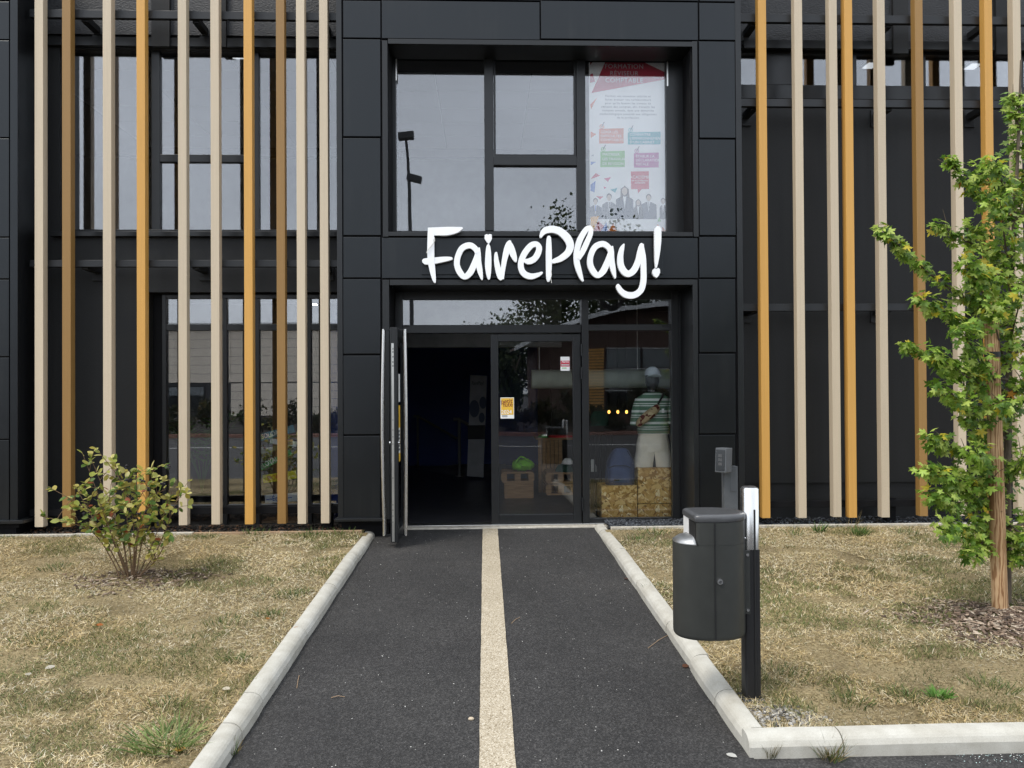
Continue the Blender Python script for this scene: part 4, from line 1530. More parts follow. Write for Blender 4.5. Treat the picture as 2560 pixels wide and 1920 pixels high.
def trunk_at(v):
    best = min(range(len(trunk_pts) - 1), key=lambda i: abs((1560, 1400, 1150, 880, 620, 380, 150)[i] - v))
    vs_ = (1560, 1400, 1150, 880, 620, 380, 150)
    for i in range(6):
        if vs_[i] >= v >= vs_[i + 1]:
            t = (vs_[i] - v) / (vs_[i] - vs_[i + 1])
            return trunk_pts[i].lerp(trunk_pts[i + 1], t)
    return trunk_pts[best]


rs = random.Random(5)
_sa, _sb = pt(2501, 1548, TY), pt(2478, 786, TY)


def sb_x(z):
    return _sa.x + (_sb.x - _sa.x) * (z - _sa.z) / (_sb.z - _sa.z)


for (v0_, u1_, v1_, dy, spr) in BR:
    a_ = trunk_at(v0_)
    b_ = pt(u1_, v1_, TY + .12 + dy * 1.2)
    mid = a_.lerp(b_, .5) + Vector((rs.uniform(-.03, .03), rs.uniform(-.05, .05), -.06 * (b_ - a_).length))
    P = polyline([a_, mid, b_], 16)
    L = (b_ - a_).length
    MB().tube(P, [max(.0022, .010 * (1 - i / (len(P))) + .0015) for i in range(len(P))], 6).build('limb', 'bark', tree)
    for k in range(3):
        i = rs.randint(4, len(P) - 4)
        e_ = P[i] + (P[i + 2] - P[i]).normalized() * rs.uniform(.06, .14) + Vector((rs.uniform(-.1, .1), rs.uniform(-.1, .1), rs.uniform(-.02, .1)))
        MB().tube([P[i], P[i].lerp(e_, .5) + Vector((0, 0, .01)), e_], [.0032, .0024, .0014], 5).build('twig', 'bark', tree)
    nl = int(46 + 165 * L)
    for k in range(nl):
        t = .16 + .86 * (rs.random() ** .8)
        t = min(t, 1)
        i = min(int(t * (len(P) - 1)), len(P) - 2)
        p = P[i].lerp(P[i + 1], t * (len(P) - 1) - i)
        r = Vector((rs.gauss(0, 1), rs.gauss(0, 1), rs.gauss(0, .9)))
        r = r.normalized() * spr * (rs.random() ** .6) * (1.15 - .45 * t)
        pz_ = p + r
        if pz_.z < 2.15 and abs(pz_.x - sb_x(pz_.z)) < .085 and pz_.y < TY + .02 and rs.random() < .8:
            continue
        lp.append(pz_)
        dd = r.normalized() * .7 + Vector((rs.uniform(-.5, .5), rs.uniform(-.5, .5), -.55))
        ld.append(dd)
        ln_.append(Vector((rs.gauss(0, .55), rs.gauss(-.35, .5), 1)))
        ls.append(rs.uniform(.032, .066))
lp, ld, ln_, ls = np.array(lp), np.array(ld), np.array(ln_), np.array(ls)
nL = len(lp)
pal = np.array([srgb(108, 142, 46), srgb(136, 168, 60), srgb(164, 190, 80), srgb(86, 120, 38), srgb(186, 204, 100)])
col = pal[RNG.integers(0, 5, nL)] * RNG.uniform(.62, 1.2, (nL, 1))
hi = (lp[:, 2] - .5) / 3.2
yl = (RNG.random(nL) < .02 + .05 * np.clip(hi, 0, 1))
col[yl] = np.array(srgb(206, 190, 60)) * RNG.uniform(.8, 1.1, (yl.sum(), 1))
og_ = RNG.random(nL) < .002
col[og_] = np.array(srgb(214, 150, 60))
mv_ = np.array(mv)
V_, T_, C_ = scatter(mv_, mf, lp, frames(ld, ln_), ls, col)
np_mesh('crown', V_, T_, C_, 'leaf', tree, 'stuff')

stake = thing('tree_stake', 'round weathered wooden stake with black rubber tie beside the maple', 'stake', tuple(gp(2500, 1546, .06)))
sb_, st2 = pt(2501, 1548, TY), pt(2478, 786, TY)
rr = []
NS = 14
for i in range(NS + 1):
    c_ = sb_.lerp(st2, i / NS)
    r_ = .0505 - .006 * i / NS
    rr.append([(c_.x + (r_ + .0015 * math.sin(3 * k + i * .6)) * math.cos(2 * math.pi * k / 20), c_.y + r_ * math.sin(2 * math.pi * k / 20), c_.z - (.05 if i == 0 else 0)) for k in range(20)])
MB().rings(rr).build('post', 'stakewood', stake)
ct = rr[-1]
MB().rings([[(x, y, z + .0005) for x, y, z in ct], [(st2.x + (x - st2.x) * .86, st2.y + (y - st2.y) * .86, z + .012) for x, y, z in ct]]).build('cut_end', 'stakeend', stake)
cb = sb_.lerp(st2, .868)
MB().rings([[(cb.x + .0505 * math.cos(2 * math.pi * k / 24), cb.y + .0505 * math.sin(2 * math.pi * k / 24), cb.z + dz) for k in range(24)] for dz in (-.018, .018)]).build('rubber_tie', 'rubber', stake)
MB().tube([(cb.x + .04, cb.y + .01, cb.z), (cb.x + .09, cb.y + .08, cb.z + .005), (trunk_at(880).x + .03, trunk_at(880).y, cb.z)], .010, 8).build('rubber_strap', 'rubber', stake)

# --- shrub
sbp = gp(322, 1449, .06)
shr = thing('shrub', 'small leafy shrub with yellowing leaves on the dry lawn', 'shrub', (sbp.x, sbp.y, sbp.z))
SY = sbp.y
stems = [((300, 1440), (230, 1330), (100, 1290), -.05), ((312, 1442), (262, 1350), (185, 1210), -.1), ((322, 1445), (300, 1330), (225, 1140), .05), ((320, 1440), (290, 1300), (180, 1270), .12),
         ((330, 1440), (318, 1300), (300, 1165), 0), ((335, 1440), (325, 1250), (240, 1120), -.12), ((336, 1445), (345, 1300), (340, 1190), -.1), ((340, 1440), (360, 1320), (385, 1150), .1),
         ((345, 1440), (385, 1350), (430, 1230), 0), ((350, 1440), (400, 1360), (455, 1212), -.05), ((345, 1442), (390, 1400), (420, 1345), -.12), ((326, 1442), (300, 1380), (205, 1130), .15),
         ((318, 1440), (250, 1300), (118, 1215), .05), ((332, 1440), (350, 1330), (415, 1190), .18), ((330, 1440), (340, 1350), (372, 1250), -.2), ((322, 1440), (280, 1340), (240, 1230), -.2)]
lp, ld, ln_, ls = [], [], [], []
for (s0, s1, s2, dy) in stems:
    P = polyline([pt(s0[0], s0[1], SY + dy * .2), pt(s1[0], s1[1], SY + dy * .7), pt(s2[0], s2[1], SY + dy)], 16)
    P[0].z -= .03
    MB().tube(P, [.0062 * (1 - .75 * i / len(P)) for i in range(len(P))], 6).build('stem', 'twig', shr)
    subs = [(P, .32, 18)]
    for k in range(6):
        i = rs.randint(6, len(P) - 3)
        e_ = P[i] + Vector((rs.uniform(-.17, .17), rs.uniform(-.16, .16), rs.uniform(.02, .2)))
        Q = polyline([P[i], P[i].lerp(e_, .5) + Vector((0, 0, .02)), e_], 8)
        MB().tube(Q, [.003 * (1 - .6 * j / len(Q)) for j in range(len(Q))], 5).build('twig', 'twig', shr)
        subs.append((Q, .25, 6))
    for Q, t0_, cnt in subs:
        for k in range(cnt):
            t = t0_ + (1 - t0_) * rs.random()
            i = min(int(t * (len(Q) - 1)), len(Q) - 2)
            p = Q[i].lerp(Q[i + 1], t * (len(Q) - 1) - i)
            if p.z < sbp.z + .22 and rs.random() < .8:
                continue
            dr = (Q[i + 1] - Q[i]).normalized()
            sd_ = Vector((rs.gauss(0, 1), rs.gauss(0, 1), rs.gauss(0, .6))).normalized()
            lp.append(p)
            ld.append(dr * .6 + sd_ * .9)
            ln_.append(Vector((rs.gauss(0, .5), rs.gauss(-.45, .5), 1)))
            ls.append(rs.uniform(.045, .075))
lp, ld, ln_, ls = np.array(lp), np.array(ld), np.array(ln_), np.array(ls)
nL = len(lp)
pal = np.array([srgb(116, 134, 54), srgb(150, 158, 72), srgb(180, 180, 98), srgb(92, 120, 54), srgb(206, 198, 124), srgb(168, 156, 74)])
col = pal[RNG.integers(0, 6, nL)] * RNG.uniform(.85, 1.15, (nL, 1))
rd = RNG.random(nL) < .03
col[rd] = np.array(srgb(170, 92, 56)) * RNG.uniform(.6, 1.1, (rd.sum(), 1))
V_, T_, C_ = scatter(ov, of, lp, frames(ld, ln_), ls, col)
np_mesh('foliage', V_, T_, C_, 'leaf', shr, 'stuff')
for k in range(16):
    c_ = pt(rs.uniform(190, 420), rs.uniform(1165, 1330), SY + rs.uniform(-.15, .1))
    m = MB()
    for j in range(4):
        m.ball((c_.x + rs.uniform(-.018, .018), c_.y + rs.uniform(-.015, .015), c_.z + rs.uniform(-.012, .012)), .010, .010, .009, 8, 5)
    m.build('berry_cluster', 'berry', shr, 0, 'stuff')

# --- grass: short dry blades in straw, olive and green patches
BL = [(-.5, 0, 0), (.5, 0, 0), (-.38, .5, .10), (.38, .5, .10), (0, 1, .06)]
BF = [(0, 1, 3), (0, 3, 2), (2, 3, 4)]


def grass(xmin, xmax, ymin, ymax, n, seed, inside=None):
    r = np.random.default_rng(seed)
    y = ymin + (ymax - ymin) * r.random(n) ** 1.45
    x = xmin + (xmax - xmin) * r.random(n)
    keep = np.abs(x - .035 * y) < .72 * y + .35
    if inside is not None:
        keep &= inside(x, y)
    keep &= ~((vnoise(x, y, .30, seed + 4) < .24) & (r.random(n) < .55))
    x, y = x[keep], y[keep]
    n = len(x)
    g1 = vnoise(x, y, .55, seed + 1) * .6 + vnoise(x, y, .17, seed + 2) * .4
    g2 = vnoise(x, y, 1.3, seed + 3)
    g3 = vnoise(x, y, .30, seed + 4)
    green = np.clip((g1 - .465) * 6 + (g2 - .5) * 1.2 + (vnoise(x, y, .09, seed + 5) - .5) * 1.5, 0, 1)
    bare = (g3 < .22)
    lift = np.where(r.random(n) < .15 + .55 * green, r.uniform(.3, 1.3, n), r.uniform(0.02, .28, n))
    az = r.uniform(0, 2 * np.pi, n)
    dirs = np.stack([np.cos(az), np.sin(az), lift], 1)
    nor = np.stack([r.normal(0, .4, n), r.normal(0, .4, n), np.ones(n)], 1)
    L = r.uniform(.016, .050, n) * np.where(green > .5, .9, 1.0) * np.where(bare, .6, 1)
    wd = r.uniform(.0019, .0040, n) * (1 + .10 * (y - 3))
    zz = np.array([0.0])
    z = np.clip(SL * (y - 2.5), -.0825, .195) + LZ + r.uniform(0, .016, n)
    straw = np.array([srgb(226, 212, 174), srgb(210, 192, 150), srgb(240, 230, 204), srgb(184, 166, 128), srgb(222, 200, 150)])
    ol_ = np.array([srgb(140, 138, 84), srgb(112, 120, 66), srgb(92, 108, 54), srgb(158, 152, 102), srgb(80, 100, 50)])
    pick = r.random(n) < (.10 + .72 * green)
    c = np.where(pick[:, None], ol_[r.integers(0, 5, n)], straw[r.integers(0, 5, n)])
    gold = np.clip((vnoise(x, y, .8, seed + 7) - .45) * 3, 0, 1)[:, None]
    c = c * (1 - gold * np.array([[.02, .08, .20]]))
    c = c * (r.uniform(.62, 1.15, n) * (.78 + .34 * g2) * np.where(bare, .6, 1))[:, None]
    V, T, C = scatter(BL, BF, np.stack([x, y, z], 1), frames(dirs, nor), np.stack([wd, L, L], 1), c)
    return V, T, C


inL = lambda x, y: (x < XL - .10) & (y < YE - .02)
V_, T_, C_ = grass(-7.2, XL - .1, 3.0, YE - .02, 250000, 21, inL)
gl = np_mesh('dry_grass', V_, T_, C_, 'grass', None, 'stuff')
tag(gl, 'short dry straw-coloured grass with green patches left of the path', 'grass')
inR = lambda x, y: (x > XR + .1) & (y > 3.55)
V_, T_, C_ = grass(XR + .1, 7.2, 3.55, YE - .02, 220000, 47, inR)
gr_ = np_mesh('dry_grass', V_, T_, C_, 'grass', None, 'stuff')
tag(gr_, 'short dry straw-coloured grass with green patches behind the bin', 'grass')


# --- weeds and tufts
def tuft(name, label, cat, x, y, z, n, L, spread, cols, up_=1.0, wid=.004, group=None, seed=0):
    r = np.random.default_rng(seed)
    az = r.uniform(0, 2 * np.pi, n)
    rad = spread * r.random(n) ** .7
    pos = np.stack([x + rad * np.cos(az), y + rad * np.sin(az), np.full(n, z)], 1)
    az2 = az + r.normal(0, .7, n)
    dirs = np.stack([np.cos(az2), np.sin(az2), up_ * r.uniform(.5, 2.2, n)], 1)
    nor = np.stack([r.normal(0, .5, n), r.normal(-.4, .4, n), np.ones(n)], 1)
    Ls = L * r.uniform(.45, 1.1, n)
    wd = wid * r.uniform(.7, 1.3, n)
    c = np.array([srgb(*q) for q in cols])[r.integers(0, len(cols), n)] * r.uniform(.75, 1.15, (n, 1))
    V, T, C = scatter(BL, BF, pos, frames(dirs, nor), np.stack([wd, Ls, Ls], 1), c)
    t = thing(name, label, cat, (x, y, z), group)
    np_mesh('blades', V, T, C, 'grass', t, 'stuff')
    return t


GR = [(64, 92, 34), (86, 112, 46), (104, 124, 60), (52, 78, 30)]
DRY = [(90, 86, 48), (120, 104, 62), (70, 76, 36), (150, 130, 84)]
p = gp(578, 1888)
tuft('grass_tuft', 'dark grass tuft growing on the asphalt against the left kerb', 'weed', p.x, p.y, p.z, 60, .085, .03, DRY + GR[:2], 1.2, .003, None, 1)
p = gp(1925, 1889)
tuft('grass_tuft', 'small wiry grass tuft at the kerb corner', 'weed', p.x, p.y - .01, p.z, 70, .085, .028, DRY, 1.5, .0024, None, 2)
p = gp(2072, 1893)
tuft('grass_tuft', 'wide wiry grass tuft in front of the kerb joint', 'weed', p.x, p.y - .015, p.z, 130, .12, .05, DRY + GR[:1], 1.0, .0026, None, 3)
p = gp(418, 1862, LZ)
tuft('weed_clump', 'bright green weed clump beside the left kerb', 'weed', p.x, p.y, p.z, 240, .15, .13, [(98, 122, 58), (122, 142, 78), (80, 104, 48), (150, 146, 96)], .4, .006, None, 4)
p = gp(2348, 1745, LZ)
tuft('weed_clump', 'low green leafy weed in the right lawn', 'weed', p.x, p.y, p.z, 90, .07, .05, [(96, 138, 56), (80, 118, 44)], .8, .010, None, 5)
for i, (u, v, lab, n, L) in enumerate(((2050, 1332, 'leafy green weed against the right wall edging', 60, .13), (2150, 1338, 'spreading green weed beside the edging near the maple', 90, .12), (1985, 1340, 'thin grass wisp by the right edging', 30, .16), (2125, 1322, 'tall dry weed stalks by the right edging', 16, .22))):
    p = gp(u, v, LZ)
    p.y = min(p.y, YE - .06)
    tuft('weed_clump', lab, 'weed', p.x, p.y, gz(p.y) + LZ, n, L, .07, GR if i < 3 else DRY, 1.1, .008 if i < 2 else .004, None, 10 + i)
for i, (u, v) in enumerate(((640, 1335), (780, 1340), (850, 1336), (1640, 1335), (1600, 1352), (2260, 1336))):
    p = gp(u, v, LZ)
    p.y = min(p.y, YE - .05)
    tuft('grass_tuft', 'green grass tuft along the wall edging', 'weed', p.x, p.y, gz(p.y) + LZ, 70, .09, .14, GR + DRY[:1], 1.3, .005, 'grass tufts along the wall edging', 30 + i)
for i, (u, v, n, r_) in enumerate(((730, 1490, 170, .13), (675, 1540, 120, .10), (585, 1655, 110, .09), (515, 1345, 130, .12), (420, 1770, 110, .12), (1960, 1690, 140, .16), (2130, 1755, 120, .12), (2260, 1745, 110, .12), (2480, 1720, 110, .13), (1640, 1470, 90, .10), (2290, 1400, 110, .2), (100, 1600, 120, .16), (150, 1420, 120, .16), (560, 1560, 120, .15))):
    p = gp(u, v, LZ)
    tuft('grass_tuft', 'dark green grass patch in the dry lawn', 'weed', p.x, p.y, p.z, n, .062, r_, [(74, 96, 44), (96, 110, 56), (60, 82, 38), (120, 122, 66)], .9, .0042, 'green patches in the lawn', 50 + i)

# --- mulch, gravel, grit
CH = [(-.5, -.5, -.5), (.5, -.5, -.5), (.5, .5, -.5), (-.5, .5, -.5), (-.5, -.5, .5), (.5, -.5, .5), (.5, .5, .5), (-.5, .5, .5)]
CF = [(0, 3, 2), (0, 2, 1), (4, 5, 6), (4, 6, 7), (0, 1, 5), (0, 5, 4), (1, 2, 6), (1, 6, 5), (2, 3, 7), (2, 7, 6), (3, 0, 4), (3, 4, 7)]
OC = [(1, 0, 0), (-1, 0, 0), (0, 1, 0), (0, -1, 0), (0, 0, .7), (0, 0, -.7), (.6, .6, .35), (-.6, .6, .3), (.6, -.6, .3), (-.6, -.6, .35)]
OF = [(0, 6, 4), (6, 2, 4), (2, 7, 4), (7, 1, 4), (1, 9, 4), (9, 3, 4), (3, 8, 4), (8, 0, 4), (0, 2, 6), (2, 1, 7), (1, 3, 9), (3, 0, 8), (0, 5, 2), (2, 5, 1), (1, 5, 3), (3, 5, 0)]


def strew(name, label, cat, pos, size, cols, tv=CH, tf=CF, flat=.35, seed=0, m='chips', tiltv=.35):
    r = np.random.default_rng(seed)
    n = len(pos)
    az = r.uniform(0, 2 * np.pi, n)
    dirs = np.stack([np.cos(az), np.sin(az), r.normal(0, tiltv * .6, n)], 1)
    nor = np.stack([r.normal(0, tiltv, n), r.normal(0, tiltv, n), np.ones(n)], 1)
    c = np.array([srgb(*q) for q in cols])[r.integers(0, len(cols), n)] * r.uniform(.6, 1.15, (n, 1))
    V, T, C = scatter(tv, tf, pos, frames(dirs, nor), size, c)
    o = np_mesh(name, V, T, C, m, None, 'stuff')
    return tag(o, label, cat)


def disk(cx, cy, rx, ry, n, seed, dz=.0, fade=1.0):
    r = np.random.default_rng(seed)
    a = r.uniform(0, 2 * np.pi, n)
    q = np.sqrt(r.random(n)) ** fade * (1 + .15 * np.sin(3 * a) + .12 * np.sin(7 * a + 1)) * (1 + .35 * np.maximum(0, r.normal(0, .5, n)))
    x, y = cx + rx * q * np.cos(a), cy + ry * q * np.sin(a)
    return np.stack([x, y, SL * (y - 2.5) + LZ + dz + .028 * np.maximum(0, 1 - q) + r.uniform(0, .012, n)], 1)


r9 = np.random.default_rng(9)
MUL = [(132, 112, 94), (160, 140, 120), (104, 86, 72), (186, 170, 150), (84, 70, 60), (122, 102, 86)]
tp = gp(2505, 1560, LZ)
n = 1900
strew('bark_mulch', 'brown bark mulch ring around the staked maple', 'mulch', disk(tp.x + .10, tp.y - .04, .62, .54, n, 1, .008, 1.35), np.stack([r9.uniform(.006, .016, n), r9.uniform(.015, .06, n), r9.uniform(.003, .008, n)], 1), MUL, seed=3)
n = 380
strew('bark_mulch', 'thin scatter of bark mulch under the shrub', 'mulch', disk(sbp.x + .1, sbp.y - .05, .55, .34, n, 2, .004), np.stack([r9.uniform(.006, .016, n), r9.uniform(.015, .055, n), r9.uniform(.003, .008, n)], 1), MUL, seed=4)
pp = gp(1905, 1790, LZ)
gpos = disk(pp.x + .06, pp.y - .06, .20, .18, 620, 5, -.008)
gpos = gpos[(gpos[:, 0] > XR + .12) & (gpos[:, 1] > FYK + .12)]
n = len(gpos)
strew('gravel', 'grey gravel around the foot of the bin post', 'gravel', gpos, r9.uniform(.005, .014, n), [(150, 146, 138), (120, 116, 108), (176, 172, 164), (98, 94, 88)], OC, OF, seed=6)
n = 5200
x = np.where(r9.random(n) < .55, r9.uniform(XR + .13, 2.75, n), r9.uniform(2.6, 7, n))
y = r9.uniform(YE + .03, 8.62, n)
strew('gravel', 'dark grey gravel strip between right edging and wall', 'gravel', np.stack([x, y, np.full(n, gz(8.3) + .052) + r9.uniform(0, .012, n)], 1), r9.uniform(.007, .016, n), [(58, 62, 68), (74, 78, 84), (44, 46, 50), (92, 96, 100)], OC, OF, seed=7)
n = 2200
x = r9.uniform(-6, XL - .15, n)
y = r9.uniform(YE + .03, 8.5, n)
strew('soil_crumbs', 'dark soil crumbs and leaf litter between left edging and wall', 'soil', np.stack([x, y, np.full(n, gz(8.3) + .05) + r9.uniform(0, .012, n)], 1), r9.uniform(.006, .020, n), [(40, 36, 32), (54, 48, 42), (70, 62, 54), (30, 28, 26), (110, 80, 58)], OC, OF, seed=8)
n = 420
x = r9.uniform(XL + .02, XR - .02, n)
y = 3.0 + 5.3 * r9.random(n) ** 1.3
strew('grit', 'scattered pale grit on the asphalt path', 'grit', np.stack([x, y, SL * (y - 2.5) + .003], 1), r9.uniform(.0015, .0045, n), [(190, 188, 182), (160, 156, 150), (206, 204, 198)], OC, OF, seed=12)
n = 110
x = r9.normal(2.35, .14, n)
y = r9.uniform(3.36, 3.44, n)
strew('grit', 'spilled white grit in front of the right kerb', 'grit', np.stack([x, y, SL * (y - 2.5) + .003], 1), r9.uniform(.0015, .0035, n), [(190, 214, 210), (190, 188, 184)], OC, OF, seed=13)
# single stone and fallen leaves
sp_ = gp(1178, 1801)
m = MB()
m.ball((sp_.x, sp_.y, sp_.z + .008), .016, .010, .009, 9, 6)
tag(m.build('pebble', 'slat_beige'), 'single cream pebble lying on the path beside the beige strip', 'pebble')
for i, (u, v, c, lz, lab) in enumerate(((238, 1572, (176, 104, 52), LZ, 'orange fallen leaf lying on the left lawn'), (668, 1558, (168, 116, 60), LZ, 'brown fallen leaf in a green patch of the left lawn'), (465, 1885, (170, 130, 62), LZ, 'tan fallen leaf below the bright weed clump'),
                                        (1560, 1448, (92, 60, 46), 0, 'curled dark leaf on the asphalt by the right kerb'), (1706, 1672, (110, 72, 52), 0, 'curled brown leaf on the path below the litter bin'), (72, 1700, (214, 208, 192), LZ, 'pale dry leaf on the left lawn'),
                                        (138, 1676, (210, 204, 190), LZ, 'whitish dry leaf beside another on the left lawn'), (1815, 1891, (222, 220, 212), 0, 'white paper scrap near the kerb corner'), (735, 1583, (186, 120, 54), LZ, 'rust coloured leaf next to the left kerb'), (575, 1735, (216, 206, 184), LZ, 'pale dry leaf close to the left kerb'))):
    p = gp(u, v, lz)
    ft = frames(np.array([[math.cos(i * 1.7), math.sin(i * 1.7), .1]]), np.array([[.2, -.3, 1.0]]))
    V_, T_, C_ = scatter(ov, of, np.array([[p.x, p.y, p.z + .025 if lz else p.z + .012]]), ft, np.array([.052]), np.array([srgb(*c)]))
    o = np_mesh('fallen_leaf' if 'scrap' not in lab else 'paper_scrap', V_, T_, C_, 'leaf')
    tag(o, lab, 'leaf' if 'scrap' not in lab else 'litter')
for i, (a0, b0, lab) in enumerate((((1278, 1560), (1300, 1545), 'thin dry straw on the path near the beige strip'), ((828, 1746), (862, 1744), 'dry straw lying across the left path'), ((742, 1722), (748, 1690), 'pale grass stalk on the path by the left kerb'), ((1620, 1622), (1672, 1588), 'long dry stalk on the path below the bin'))):
    A, Z = gp(*a0), gp(*b0)
    tag(MB().tube([A + Vector((0, 0, .004)), A.lerp(Z, .5) + Vector((0, 0, .012)), Z + Vector((0, 0, .004))], .0018, 5).build('straw', 'woodedge'), lab, 'straw')

# ================================================================== SHOP INTERIOR
FZ = gz(9) + .022
DQ = lambda x, y, Y: pt(1210 + x / 3.0725, 800 + y / 3.0725, Y)


def loft(sect, Y, n=20, name='', m='', parent=None, e=2.3, cap=(True, True)):
    """sect: (y, xl, xr, depth) in door-crop pixels, from bottom to top"""
    rr = []
    for (y, xl, xr, dp) in sect:
        a_, b_ = DQ(xl, y, Y), DQ(xr, y, Y)
        cx, hw = (a_.x + b_.x) / 2, (b_.x - a_.x) / 2
        r = []
        for i in range(n):
            t = 2 * math.pi * i / n
            c, s_ = math.cos(t), math.sin(t)
            r.append((cx + hw * math.copysign(abs(c) ** (2 / e), c), Y + dp * math.copysign(abs(s_) ** (2 / e), s_), a_.z))
        rr.append(r)
    return MB().rings(rr, cap[0], cap[1]).build(name, m, parent)


MY = 8.95
# boxes of strand board
for (x0, y0, x1, y1, dep, lab) in ((905, 1272, 1176, 1530, .34, 'low strand board box under the blue backpack'), (1186, 1412, 1455, 1530, .36, 'flat strand board box under the taller box'), (1186, 1136, 1455, 1409, .36, 'upper strand board box carrying the mannequin')):
    bt, tp_ = DQ(x0, y1, 8.74), DQ(x1, y0, 8.74)
    t = thing('display_box', lab, 'box', ((bt.x + tp_.x) / 2, 8.87, max(bt.z, FZ)))
    zb_ = max(bt.z, FZ + .002) if y1 > 1500 else bt.z
    B(bt.x + .012, tp_.x - .012, 8.74, 8.754, zb_, tp_.z - .014).build('front_board', 'osb', t)
    B(bt.x, bt.x + .0115, 8.745, 8.74 + dep, zb_, tp_.z - .014).build('side_board', 'osb', t)
    B(tp_.x - .0115, tp_.x, 8.745, 8.74 + dep, zb_, tp_.z - .014).build('side_board', 'osb', t)
    B(bt.x, tp_.x, 8.742, 8.74 + dep, tp_.z - .0135, tp_.z).build('top_board', 'osb', t)
# mannequin
mn = thing('mannequin', 'dark shop mannequin in striped T-shirt, white shorts and cap', 'mannequin', DQ(1295, 1134, MY))
loft([(1134, 1190, 1410, .09), (1000, 1185, 1405, .10), (900, 1205, 1395, .09), (760, 1210, 1390, .10), (640, 1195, 1400, .095), (585, 1235, 1360, .07), (560, 1262, 1325, .045), (530, 1262, 1322, .043), (505, 1248, 1336, .066), (480, 1240, 1344, .078), (430, 1240, 1346, .085), (395, 1246, 1340, .08), (372, 1268, 1318, .05)], MY, 20, 'body', 'mannequin', mn)
ts = loft([(872, 1178, 1418, .125), (800, 1180, 1414, .13), (700, 1182, 1412, .135), (630, 1172, 1424, .125), (596, 1178, 1420, .105), (572, 1215, 1378, .08), (558, 1240, 1348, .062)], MY, 28, 't_shirt', 'tshirt', mn, 2.4, (False, False))
for sg_, pp_ in ((-1, [(1196, 612), (1172, 690), (1160, 780), (1158, 808)]), (1, [(1404, 612), (1428, 690), (1440, 770), (1442, 800)])):
    k_ = DQ(100, 0, MY).x - DQ(0, 0, MY).x
    P = polyline([DQ(x, y, MY - .005) for x, y in pp_], 9)
    MB().tube(P, [k_ * (.36 + .02 * i / len(P)) for i in range(len(P))], 14, False).build('sleeve', 'tshirt', ts)
sh_ = loft([(1008, 1168, 1428, .12), (950, 1172, 1420, .125), (890, 1186, 1408, .115), (868, 1190, 1404, .11)], MY, 24, 'shorts', 'shorts', mn, 2.4, (False, False))
loft([(1128, 1146, 1300, .125), (1100, 1148, 1304, .125), (1050, 1160, 1318, .12), (1004, 1169, 1330, .117)], MY, 18, 'short_leg', 'shorts', sh_, 2.4, (True, False))
loft([(1128, 1290, 1446, .1245), (1100, 1286, 1442, .1245), (1050, 1272, 1436, .1195), (1004, 1262, 1427, .1165)], MY, 18, 'short_leg', 'shorts', sh_, 2.4, (True, False))
loft([(1131, 1143, 1299, .130), (1108, 1143, 1299, .130)], MY, 18, 'turn_up', 'shorts', sh_, 2.4, (True, True))
loft([(1131, 1292, 1449, .1295), (1108, 1292, 1446, .1295)], MY, 18, 'turn_up', 'shorts', sh_, 2.4, (True, True))
loft([(884, 1184, 1410, .124), (868, 1186, 1408, .122)], MY, 24, 'waistband', 'shorts', sh_, 2.4, (False, False))
loft([(425, 1236, 1350, .10), (400, 1237, 1350, .10), (375, 1252, 1334, .088), (360, 1275, 1312, .05)], MY, 18, 'cap', 'cap', mn)
c_ = DQ(1293, 418, MY)
m = MB()
vv = []
for k in range(13):
    t = math.pi * k / 12
    vv.append((c_.x - .085 * math.cos(t), MY - .085 - .075 * math.sin(t), c_.z - .012 + .010 * math.sin(t) - .02 * math.cos(t) ** 2))
m.add(vv + [(x, y, z + .006) for x, y, z in vv], [tuple(range(13))[::-1], tuple(range(13, 26))] + [(k, k + 1, k + 14, k + 13) for k in range(12)])
m.build('cap_visor', 'cap', mn)
fb = thing('cross_body_bag', 'patterned beige waist bag slung across the striped T-shirt', 'bag', DQ(1240, 830, MY - .15))
P = polyline([DQ(1178, 815, MY - .17), DQ(1205, 780, MY - .18), DQ(1262, 732, MY - .18), DQ(1318, 685, MY - .17), DQ(1336, 655, MY - .16)], 16)
kq = DQ(100, 0, MY).x - DQ(0, 0, MY).x
MB().tube(P, [kq * .36 * (max(.12, math.sin(math.pi * (.07 + .86 * i / (len(P) - 1)))) ** .6) for i in range(len(P))], 14).build('pouch', 'bagcloth', fb)
MB().tube(polyline([DQ(1326, 668, MY - .16), DQ(1362, 600, MY - .14), DQ(1388, 545, MY - .07)], 8), .012, 8).build('strap', 'rubber', fb)
B(DQ(1328, 0, MY).x, DQ(1346, 0, MY).x, MY - .215, MY - .212, DQ(0, 718, MY).z, DQ(0, 686, MY).z).build('price_tag', 'paper', fb)
# backpack
bp_ = thing('backpack', 'slate blue backpack standing on the low strand board box', 'backpack', DQ(1045, 1270, 8.89))
loft([(1268, 935, 1150, .10), (1230, 928, 1156, .115), (1120, 940, 1148, .115), (1040, 968, 1128, .105), (1000, 990, 1108, .085), (984, 1015, 1085, .05)], 8.89, 22, 'body', 'backpack', bp_, 2.8)
loft([(1250, 958, 1128, .05), (1150, 960, 1126, .055), (1130, 975, 1112, .04)], 8.795, 16, 'front_pocket', 'backpack', bp_, 3)
a_, b_ = DQ(1000, 1236, 8.73), DQ(1040, 1226, 8.73)
B(a_.x, b_.x, 8.732, 8.738, a_.z, b_.z).build('badge', 'ink_black', bp_)
MB().tube([DQ(1025, 986, 8.87), DQ(1032, 968, 8.87), DQ(1068, 968, 8.87), DQ(1076, 986, 8.87)], .007, 8).build('top_handle', 'rubber', bp_)
MB().tube([DQ(962, 1135, 8.775), DQ(1000, 1120, 8.768), DQ(1090, 1120, 8.768), DQ(1126, 1135, 8.775)], .0045, 6).build('zip', 'rubber', bp_)
